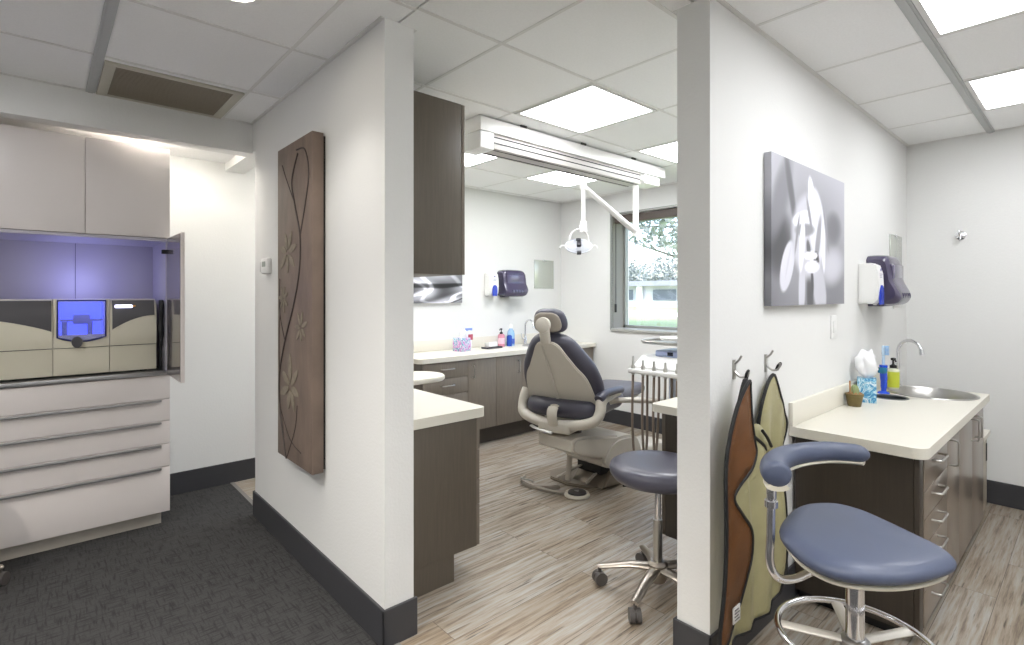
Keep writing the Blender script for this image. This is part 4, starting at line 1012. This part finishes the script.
for (x0, x1, hx_) in ((3.068,3.372,3.11),(3.375,3.77,3.72),(3.773,4.17,3.83)):
    f = part('door', M_tr, t, *loc(t, x0, x1, .462, .483, .05, .733), .0015)
    pull(f, (hx_-3.4, .462-.7, .585), (hx_-3.4, .462-.7, .70), (0,-.034,0))
S1 = [(3.95+.215*cos(2*pi*k/40), .675+.215*sin(2*pi*k/40)) for k in range(40)]
S2 = [(3.62+.078*cos(2*pi*k/28), .80+.078*sin(2*pi*k/28)) for k in range(28)]
counter_slab('countertop', rrect(2.49, 4.18, .435, .929, .05, ('sw',)), .737, .78, 'ivory countertop holding the oval steel sink in the right alcove', holes=[S1, S2])
b = BM(); box(b, 2.49, 4.18, .91, .929, .7805, .885, .003); tag(obj('backsplash', b, M_count), 'ivory backsplash along the right alcove wall behind the potted plant', 'backsplash')
sink('sink', 3.95, .675, .78, .21, .21, 'oval polished steel sink set in the right counter below the faucet')
t = thing('waste_chute', 'round steel opening in the right counter beside the blue tissue box', 'chute', (3.62, .80, .78))
b = BM(); lathe(b, [(.088,.0005),(.087,.004),(.080,.004),(.074,0),(.072,-.10),(.076,-.10),(.078,.0005)], n=36); obj('rim', b, mat('chute_steel', (130,134,136), .3, .9), t)
b = BM(); lathe(b, [(0,-.095),(.073,-.095),(.073,-.099),(0,-.099)], n=28); obj('flap', b, mat('chute_dark', (70,72,74), .5), t)
faucet(4.10, .865, .78, .30, .15, -pi/2-.45, 'chrome gooseneck faucet behind the oval steel sink at right')
t = thing('side_cabinet', 'low cabinet with ivory top against the back wall beyond the sink counter', 'cabinet', (4.38, .7, 0))
part('body', mat('low_unit', (176,168,152), .4), t, *loc(t, 4.20, 4.43, .475, .915, .04, .485), .001); part('top', M_count, t, *loc(t, 4.19, 4.46, .46, .915, .487, .515), .003)
part('recessed_handle', M_blk, t, *loc(t, 4.39, 4.415, .471, .476, .33, .44), .002); part('toe_kick', M_dark, t, *loc(t, 4.21, 4.42, .5, .9, 0, .04))

# potted plant
t = thing('potted_cactus', 'tiny cactus in an olive brown pot beside the blue tissue box', 'plant', (3.20, .865, .78))
b = BM(); lathe(b, [(0,0),(.030,0),(.031,.003),(.040,.055),(.043,.056),(.043,.066),(.037,.066),(.036,.058),(0,.058)], n=28); obj('pot', b, mat('olive_pot', (112,98,58), .4, noise=.15, nscale=30), t)
b = BM()
for k in range(60):
    a = random.random()*2*pi; r = .034*sqrt(random.random()); bmesh.ops.create_icosphere(b, subdivisions=1, radius=random.uniform(.004,.008), matrix=Matrix.Translation((r*cos(a), r*sin(a), .06+random.random()*.008)))
obj('gravel', b, mat('gravel_tan', (168,132,92), .8, noise=.3, nscale=60), t, kind='stuff')
b = BM(); rings = []
for j in range(9):
    f = j/8; zz = .062+.052*f; r = .017*sqrt(max(0, 1-(f*1.0)**2.6))+.001
    rings.append([b.verts.new((.008+r*(1+.16*cos(8*2*pi*k/48))*cos(2*pi*k/48), .0+r*(1+.16*cos(8*2*pi*k/48))*sin(2*pi*k/48), zz)) for k in range(48)])
for A, B in zip(rings, rings[1:]):
    for k in range(48): b.faces.new((A[k], A[(k+1) % 48], B[(k+1) % 48], B[k]))
b.faces.new(rings[-1]); obj('cactus', b, mat('cactus_green', (150,164,118), .6), t)
b = BM(); box(b, -.006, .006, -.003, .003, 0, .075, .002); obj('wooden_tag', b, mat('wood_tag', (176,132,92), .6), t, M=Matrix.Translation((-.018,.014,.06)) @ Matrix.Rotation(-.1, 4, 'Y'))
tissue_box(3.385, .856, .78, .088, .13, .25, 'blue floral tissue box with a big white tissue on the right counter', tissue_mat('blue_floral', [(70,140,190),(120,185,215),(200,225,235),(90,160,195),(225,235,240)], 26), 1.25)
# toothbrush stand
t = thing('toothbrush_model', 'clear and blue oversized toothbrush standing by the yellow soap bottle', 'toothbrush', (3.74, .86, .78))
b = BM(); tube(b, spl([(0,0,.0),(.006,0,.05),(.0,0,.11),(-.004,0,.17)], 5), [.014]*4+[.017]*4+[.019]*4+[.021]*4, 12, flat=.8); obj('handle', b, mat('royal_blue', (24,78,214), .15, coat=.6), t)
b = BM(); tube(b, spl([(-.004,0,.165),(-.002,0,.20),(.0,0,.23)], 4), .008, 10); box(b, -.013, .013, -.008, .008, .225, .285, .005); obj('head', b, mat('clear_ice', (190,214,236), .1, coat=.6), t)
b = BM()
for i in range(3):
    for j in range(7): cyl(b, (-.008+.008*i, -.008, .232+.008*j), (-.008+.008*i, -.026, .232+.008*j), .0028, n=6)
obj('bristles', b, mat('bristle_blue', (150,196,240), .6), t, kind='stuff')
b = BM(); lathe(b, [(0,0),(.032,0),(.03,.008),(.016,.014),(0,.014)], n=24); obj('base', b, mat('royal_blue2', (24,78,214), .15, coat=.6), t)
b = BM(); lathe(b, [(0,0),(.022,.004),(.026,.02),(.022,.036),(0,.04)], (-.026,.0,.12), n=18); obj('timer', b, mat('teal_dark', (20,112,150), .2, coat=.5), t)
t = bottle('soap_bottle', 'yellow green hand soap bottle with black pump beside the gooseneck faucet', 3.97, .862, .78, [(0,0),(.030,0),(.032,.004),(.032,.115),(.028,.125),(.014,.13),(0,.13)], mat('clear_soap', (226,228,200), .12, coat=.6), lab=[(.0322,.012),(.0325,.016),(.0325,.104),(.0322,.108)], labm=mat('lime_label', (205,214,70), .4)); pump(t, .13, s=1.35)

# ------------------------------------------------------------------ right wall things
def flowerpic(u, v):
    # u left->right, v bottom->top : pale macro of furled petals, blurred background
    def ell(cx, cy, rx_, ry_, rot=0):
        dx, dy = u-cx, v-cy; c, s = cos(rot), sin(rot); X_ = (dx*c+dy*s)/rx_; Y_ = (-dx*s+dy*c)/ry_; return X_*X_+Y_*Y_
    g = .60+.16*v-.10*(1-v)*(1-u)+.05*sin(5*u+3*v)
    def blend(g, e, val, soft=.5): k = 1-smooth_(1-soft, 1+soft*.4, e); return g+(val-g)*k
    g = blend(g, ell(.08,.42,.17,.24), .28, 1.0)           # dark void
    g = blend(g, ell(.10,.72,.10,.35,-.35), .55, .9)
    g = blend(g, ell(.22,.80,.04,.30,.25), .42, .9)
    g = blend(g, ell(.80,.30,.22,.16,.3), .84, 1.0)        # soft petal right
    g = blend(g, ell(.82,.60,.13,.14,-.5), .50, 1.0)
    g = blend(g, ell(.60,.12,.10,.22,.25), .82, .35)       # stem right
    g = blend(g, ell(.47,.10,.05,.24,.0), .34, .7)
    g = blend(g, ell(.36,.12,.045,.26,-.03), .86, .4)
    g = blend(g, ell(.18,.27,.075,.19,-.30), .90, .22)     # near petal lower left
    g = blend(g, ell(.19,.30,.012,.13,-.30), .86, .8)
    g = blend(g, ell(.47,.50,.25,.33,-.12), .84, .35)      # bud
    g = blend(g, ell(.56,.60,.12,.28,.15), .93, .25)
    g = blend(g, ell(.50,.75,.05,.20,.18), .97, .3)
    g = blend(g, ell(.40,.62,.17,.06,.25), .98, .35)
    g = blend(g, ell(.40,.54,.14,.05,.15), .62, .6)
    g = blend(g, ell(.58,.47,.035,.22,-.2), .66, .6)
    g = blend(g, ell(.36,.42,.04,.20,-.1), .95, .3)
    g = blend(g, ell(.66,.45,.03,.22,.05), .97, .4)
    g = blend(g, ell(.70,.58,.015,.2,.25), .62, .7); g = blend(g, ell(.30,.50,.015,.16,-.2), .60, .7); g = blend(g, ell(.46,.66,.02,.14,.3), .60, .8); g = blend(g, ell(.50,.18,.02,.1,.1), .3, .8)
    g = blend(g, ell(.55,.33,.05,.07,0), .22, .5)
    g = blend(g, ell(.45,.40,.03,.08,.2), .40, .5)
    g = blend(g, ell(.50,.28,.11,.05,.1), .95, .25)
    g = blend(g, ell(.48,.36,.10,.035,.1), .96, .25)
    return max(.04, .36+.64*g)**1.8
t = thing('flower_picture', 'large black and white flower macro canvas on the white wall', 'picture', (2.69, .93, 1.638))
obj('canvas', pic_mesh(130, 84, .92, .635, flowerpic, .032), vcol_mat('flower_print', .55), t)
soap_disp((3.56, .93, 1.43), 0, 'white soap dispenser with blue lever on the right alcove wall')
towel_disp((3.83, .93, 1.455), 0, 'smoky purple paper towel dispenser on the right alcove wall', .33, .30, .165)
t = thing('wall_mirror', 'narrow grey mirror plate on the right wall above the towel dispenser', 'mirror', (4.33, .93, 1.60))
part('plate', mat('dull_mirror', (196,200,192), .25, .6), t, -.15, .15, -.008, 0, -.17, .17, .002); part('clip', M_chrome, t, -.012, .012, -.011, 0, .158, .176, .002)
t = thing('light_switch', 'white wall switch below the flower canvas', 'switch', (3.08, .93, 1.20))
part('plate', M_wht, t, -.04, .04, -.006, 0, -.06, .06, .002); part('rocker', M_wht, t, -.016, .016, -.010, -.005, -.032, .032, .002)
t = thing('robe_hook', 'chrome hook on the grey back wall at the far right', 'hook', (4.65, .63, 1.77))
b = BM(); lathe(b, [(0,0),(.03,0),(.03,.006),(.012,.01),(.01,.03),(0,.03)], n=24); b.transform(Matrix.Rotation(-pi/2, 4, 'Y')); obj('rosette', b, M_chrome, t)
b = BM(); tube(b, spl([(-.025,0,0),(-.05,0,-.01),(-.065,0,.01),(-.065,0,.03)], 5), .007, 10); tube(b, spl([(-.02,0,0),(-.03,0,-.03),(-.042,0,-.035)], 5), .006, 10); obj('prong', b, M_chrome, t)

# ------------------------------------------------------------------ apron hooks and aprons
def wall_hook(x, z, label):
    t = thing('coat_hook', label, 'hook', (x, .93, z), 0, 'steel coat hooks')
    part('plate', M_steel, t, -.012, .012, -.004, 0, -.03, .045, .002)
    b = BM(); tube(b, spl([(0,-.003,.0),(0,-.025,-.018),(0,-.05,-.012),(.0,-.058,.012)], 5), .0045, 8); tube(b, spl([(0,-.003,.03),(0,-.02,.045),(0,-.03,.062)], 5), .0045, 8); obj('prong', b, M_steel, t)
    return t
wall_hook(1.965, 1.075, 'steel wall hook holding the brown apron'); wall_hook(2.25, 1.075, 'steel wall hook holding the green apron')
M_brn = mat('brown_leather', (104,66,34), .42, noise=.25, nscale=6, bump=.15, bscale=60)
M_grn = mat('olive_vinyl', (164,158,120), .4, noise=.12, nscale=6, bump=.2, bscale=50)
def drape(outline, y0, m, name, parent, th=.006, amp=.012, fr=30, ph=0, edge=True, tilt=0):
    """closed outline in (x,z); filled with a fine grid, waved in y, edged with black binding"""
    P2 = spl([(p[0], p[1], 0) for p in outline], 4, True)
    P2 = [(p.x, p.y) for p in P2]
    def yy(x, z):
        top = max(q[1] for q in P2); dz = (top-z)
        return y0 - .25*min(1, dz*2.2)*abs(amp) + amp*min(1, dz*3)*sin(fr*x+ph+2.2*z) + tilt*dz - .4*amp*sin(9*z+ph)
    t_ = bmesh.new(); vs = [t_.verts.new((x, 0, z)) for x, z in P2]; es_ = [t_.edges.new((vs[i], vs[(i+1) % len(vs)])) for i in range(len(vs))]
    bmesh.ops.triangle_fill(t_, use_beauty=True, edges=es_)
    for it in range(4):
        es = [e for e in t_.edges if e.calc_length() > .045]
        if not es: break
        bmesh.ops.subdivide_edges(t_, edges=es, cuts=1); bmesh.ops.triangulate(t_, faces=t_.faces[:])
    for v in t_.verts: v.co.y = yy(v.co.x, v.co.z)
    o = obj(name, t_, m, parent, smooth=80)
    md = o.modifiers.new('thick', 'SOLIDIFY'); md.thickness = th; md.offset = 0
    if edge:
        b = BM(); tube(b, [(x, yy(x, z), z) for x, z in P2], .0075, 8, closed=True); obj('edge_binding', b, M_blk, o)
    return o
def rel(L, t): return [(p[0]-t.location.x, p[1]-1.06) for p in L]
ta = thing('leather_apron', 'brown protective apron with black binding hanging folded on the nearer hook', 'apron', (1.96, .93, 1.06))
ta.location.z = 1.053
brown = [(1.945,1.06),(1.955,1.03),(1.965,.93),(1.985,.84),(1.995,.80),(1.96,.755),(1.88,.705),(1.84,.665),(1.89,.60),(1.945,.53),(1.95,.447),(1.93,.375),(1.89,.288),(1.83,.234),(1.74,.19),(1.715,.234),(1.742,.392),(1.764,.591),(1.785,.793),(1.86,.98)]
drape([(p[0]-.05, p[1]) for p in rel(brown, ta)], -.088, M_brn, 'front_panel', ta, amp=.008, fr=22)
green1 = [(1.95,1.06),(1.985,1.01),(2.00,.949),(2.03,.855),(2.105,.794),(2.21,.712),(2.28,.59),(2.30,.411),(2.30,.28),(2.28,.20),(2.25,.15),(2.10,.13),(1.94,.135),(1.80,.145),(1.79,.294),(1.83,.634),(1.88,.912)]
drape([(p[0]-.03, p[1]) for p in rel(green1, ta)], -.058, M_grn, 'back_panel', ta, amp=.011, fr=38, ph=1)
part('label_tag', mat('tag_white', (225,225,225), .6), ta, -.222, -.172, -.107, -.103, -.80, -.745, .001)
b = BM()
for k in range(4): box(b, -.214, -.180-.006*(k % 2), -.1082, -.1070, -.79+.011*k, -.787+.011*k)
obj('printed_text', b, M_dgr, ta)
b = BM(); tube(b, spl([(-.005,-.05,.0),(-.012,-.056,.02),(.0,-.058,.032),(.012,-.052,.02),(.006,-.048,0)], 4), .005, 8); obj('hanging_loop', b, M_blk, ta)
tb = thing('vinyl_apron', 'olive green protective apron with black binding on the farther hook', 'apron', (2.26, .93, 1.06))
green2 = [(2.256,1.055),(2.29,1.02),(2.327,.951),(2.38,.891),(2.415,.83),(2.40,.755),(2.36,.72),(2.39,.61),(2.405,.518),(2.415,.385),(2.40,.283),(2.36,.20),(2.32,.25),(2.31,.538),(2.16,.708),(2.135,.837),(2.15,.946),(2.19,1.015)]
tb.location.z = 1.056
drape(rel([(p[0], p[1]-.015) for p in green2], tb), -.024, M_grn, 'panel', tb, amp=.011, fr=48, ph=2)
drape([(-.27,-.19),(-.21,-.185),(-.14,-.235),(-.12,-.275),(-.15,-.31),(-.24,-.285),(-.285,-.24)], -.058, M_grn, 'neck_collar', tb, amp=.008, fr=50, edge=False)
b = BM(); tube(b, spl([(-.22,-.075,-.205),(-.18,-.078,-.24),(-.14,-.076,-.28)], 4), .006, 8); obj('collar_binding', b, M_blk, tb)
b = BM(); tube(b, spl([(-.005,-.04,.0),(-.012,-.05,.02),(.0,-.056,.03),(.012,-.05,.02),(.006,-.04,0)], 4), .005, 8); obj('hanging_loop', b, M_blk, tb)

# ------------------------------------------------------------------ outdoors beyond the window
M_grass = mat('lawn_grass', (150,168,120), .9, noise=.15, nscale=2)
b = BM(); box(b, 5.2, 70, -20, 60, -.3, .5); o = struct('ground', b, M_grass)
b = BM(); box(b, 18, 23, -10, 50, .5, .52); tag(obj('pavement', b, mat('pale_path', (226,222,214), .8)), 'pale path crossing the lawn outside the window', 'path')
t = thing('neighbour_building', 'low pale building with grey roof seen outside through the window', 'building', (32, 20, .5))
part('wall', mat('stucco', (196,196,204), .8), t, 0, 6, -10, 14, 0, 1.5)
part('roof', mat('roof_grey', (150,152,162), .8), t, -.6, 6.5, -10.5, 14.5, 1.5, 1.85)
for y in (-7,-3.5,0,3.5,7,10.5): part('window', mat('dark_pane', (110,116,130), .2), t, -.05, .01, y-.9, y+.9, .5, 1.25)
for y in (-5.2, 1.8, 5.3, 8.8): part('post', M_wht, t, -.5, -.2, y-.15, y+.15, 0, 1.5)
M_leaf = mat('tree_leaf', (138,148,146), .7, noise=.35, nscale=3)
M_bark = mat('tree_bark', (92,82,74), .9, noise=.3, nscale=10)
def tree(x, y, h, r, n, label, seed):
    random.seed(seed); t = thing('garden_tree', label, 'tree', (x, y, .5))
    b = BM(); tube(b, spl([(0,0,0),(.05,.02,h*.3),(-.05,.05,h*.6),(0,0,h*.85)], 4), [.16]*4+[.13]*4+[.09]*4+[.05], 10)
    for k in range(9):
        a = random.random()*6.28; z = h*random.uniform(.35,.7); tube(b, spl([(0,0,z),(r*.4*cos(a), r*.4*sin(a), z+.35),(r*.85*cos(a), r*.85*sin(a), z+.25+random.random()*.7)], 4), [.05,.045,.04,.035,.03,.025,.02,.015,.01], 6)
    obj('trunk', b, M_bark, t)
    b = BM()
    for k in range(n):
        a = random.random()*6.28; u = random.uniform(-1,1); q = random.random()**.45
        p = V((r*q*sqrt(1-u*u)*cos(a), r*q*sqrt(1-u*u)*sin(a), h*.80+r*.62*q*u)); s = random.uniform(.05,.11)*(1 if x < 20 else 2.2)
        d1 = V((random.gauss(0,1), random.gauss(0,1), random.gauss(0,1))).normalized(); d2 = d1.cross(V((random.gauss(0,1), random.gauss(0,1), random.gauss(0,1)))).normalized()
        b.faces.new([b.verts.new(p+d1*s), b.verts.new(p+d2*s*.5), b.verts.new(p-d1*s), b.verts.new(p-d2*s*.5)])
    obj('foliage', b, M_leaf, t, smooth=0)
tree(12.6, 6.4, 4.3, 2.8, 8000, 'broad leafy tree outside filling the top of the window', 3)
tree(41.5, 25.0, 3.0, 3.2, 1800, 'far grey green tree rising behind the low building outside', 5)
tree(42.5, 31.0, 3.2, 2.9, 1800, 'far tree behind the building at the left side of the window', 8)
random.seed(11)

# ------------------------------------------------------------------ world, sun, camera
w = bpy.data.worlds.new('sky_world'); sc.world = w; w.use_nodes = True
bg = w.node_tree.nodes['Background']
sky = w.node_tree.nodes.new('ShaderNodeTexSky'); sky.sky_type = 'NISHITA'; sky.sun_elevation = radians(48); sky.sun_rotation = radians(200); sky.sun_disc = False
sky.dust_density = 2.5; sky.air_density = 1.0
w.node_tree.links.new(sky.outputs[0], bg.inputs[0]); bg.inputs[1].default_value = .5
s = bpy.data.lights.new('sun', 'SUN'); s.energy = 2.6; s.angle = radians(1.5); so = bpy.data.objects.new('sun', s); COL.objects.link(so)
so.rotation_euler = V((-.55,-.35,.9)).to_track_quat('Z', 'Y').to_euler()

cam = bpy.data.cameras.new('camera'); co = bpy.data.objects.new('camera', cam); COL.objects.link(co); sc.camera = co
cam.sensor_width = 36; cam.lens = 526/1024*36; cam.shift_y = -(322.5-295)/1024; cam.clip_start = .02; cam.clip_end = 200
yaw = math.atan2(588, 526)
co.location = (0, 0, 1.366); co.rotation_euler = (pi/2, 0, yaw-pi/2)
sc.view_settings.view_transform = 'Standard'; sc.view_settings.look = 'None'; sc.view_settings.exposure = .68; sc.view_settings.gamma = 1
sc.view_settings.use_curve_mapping = False
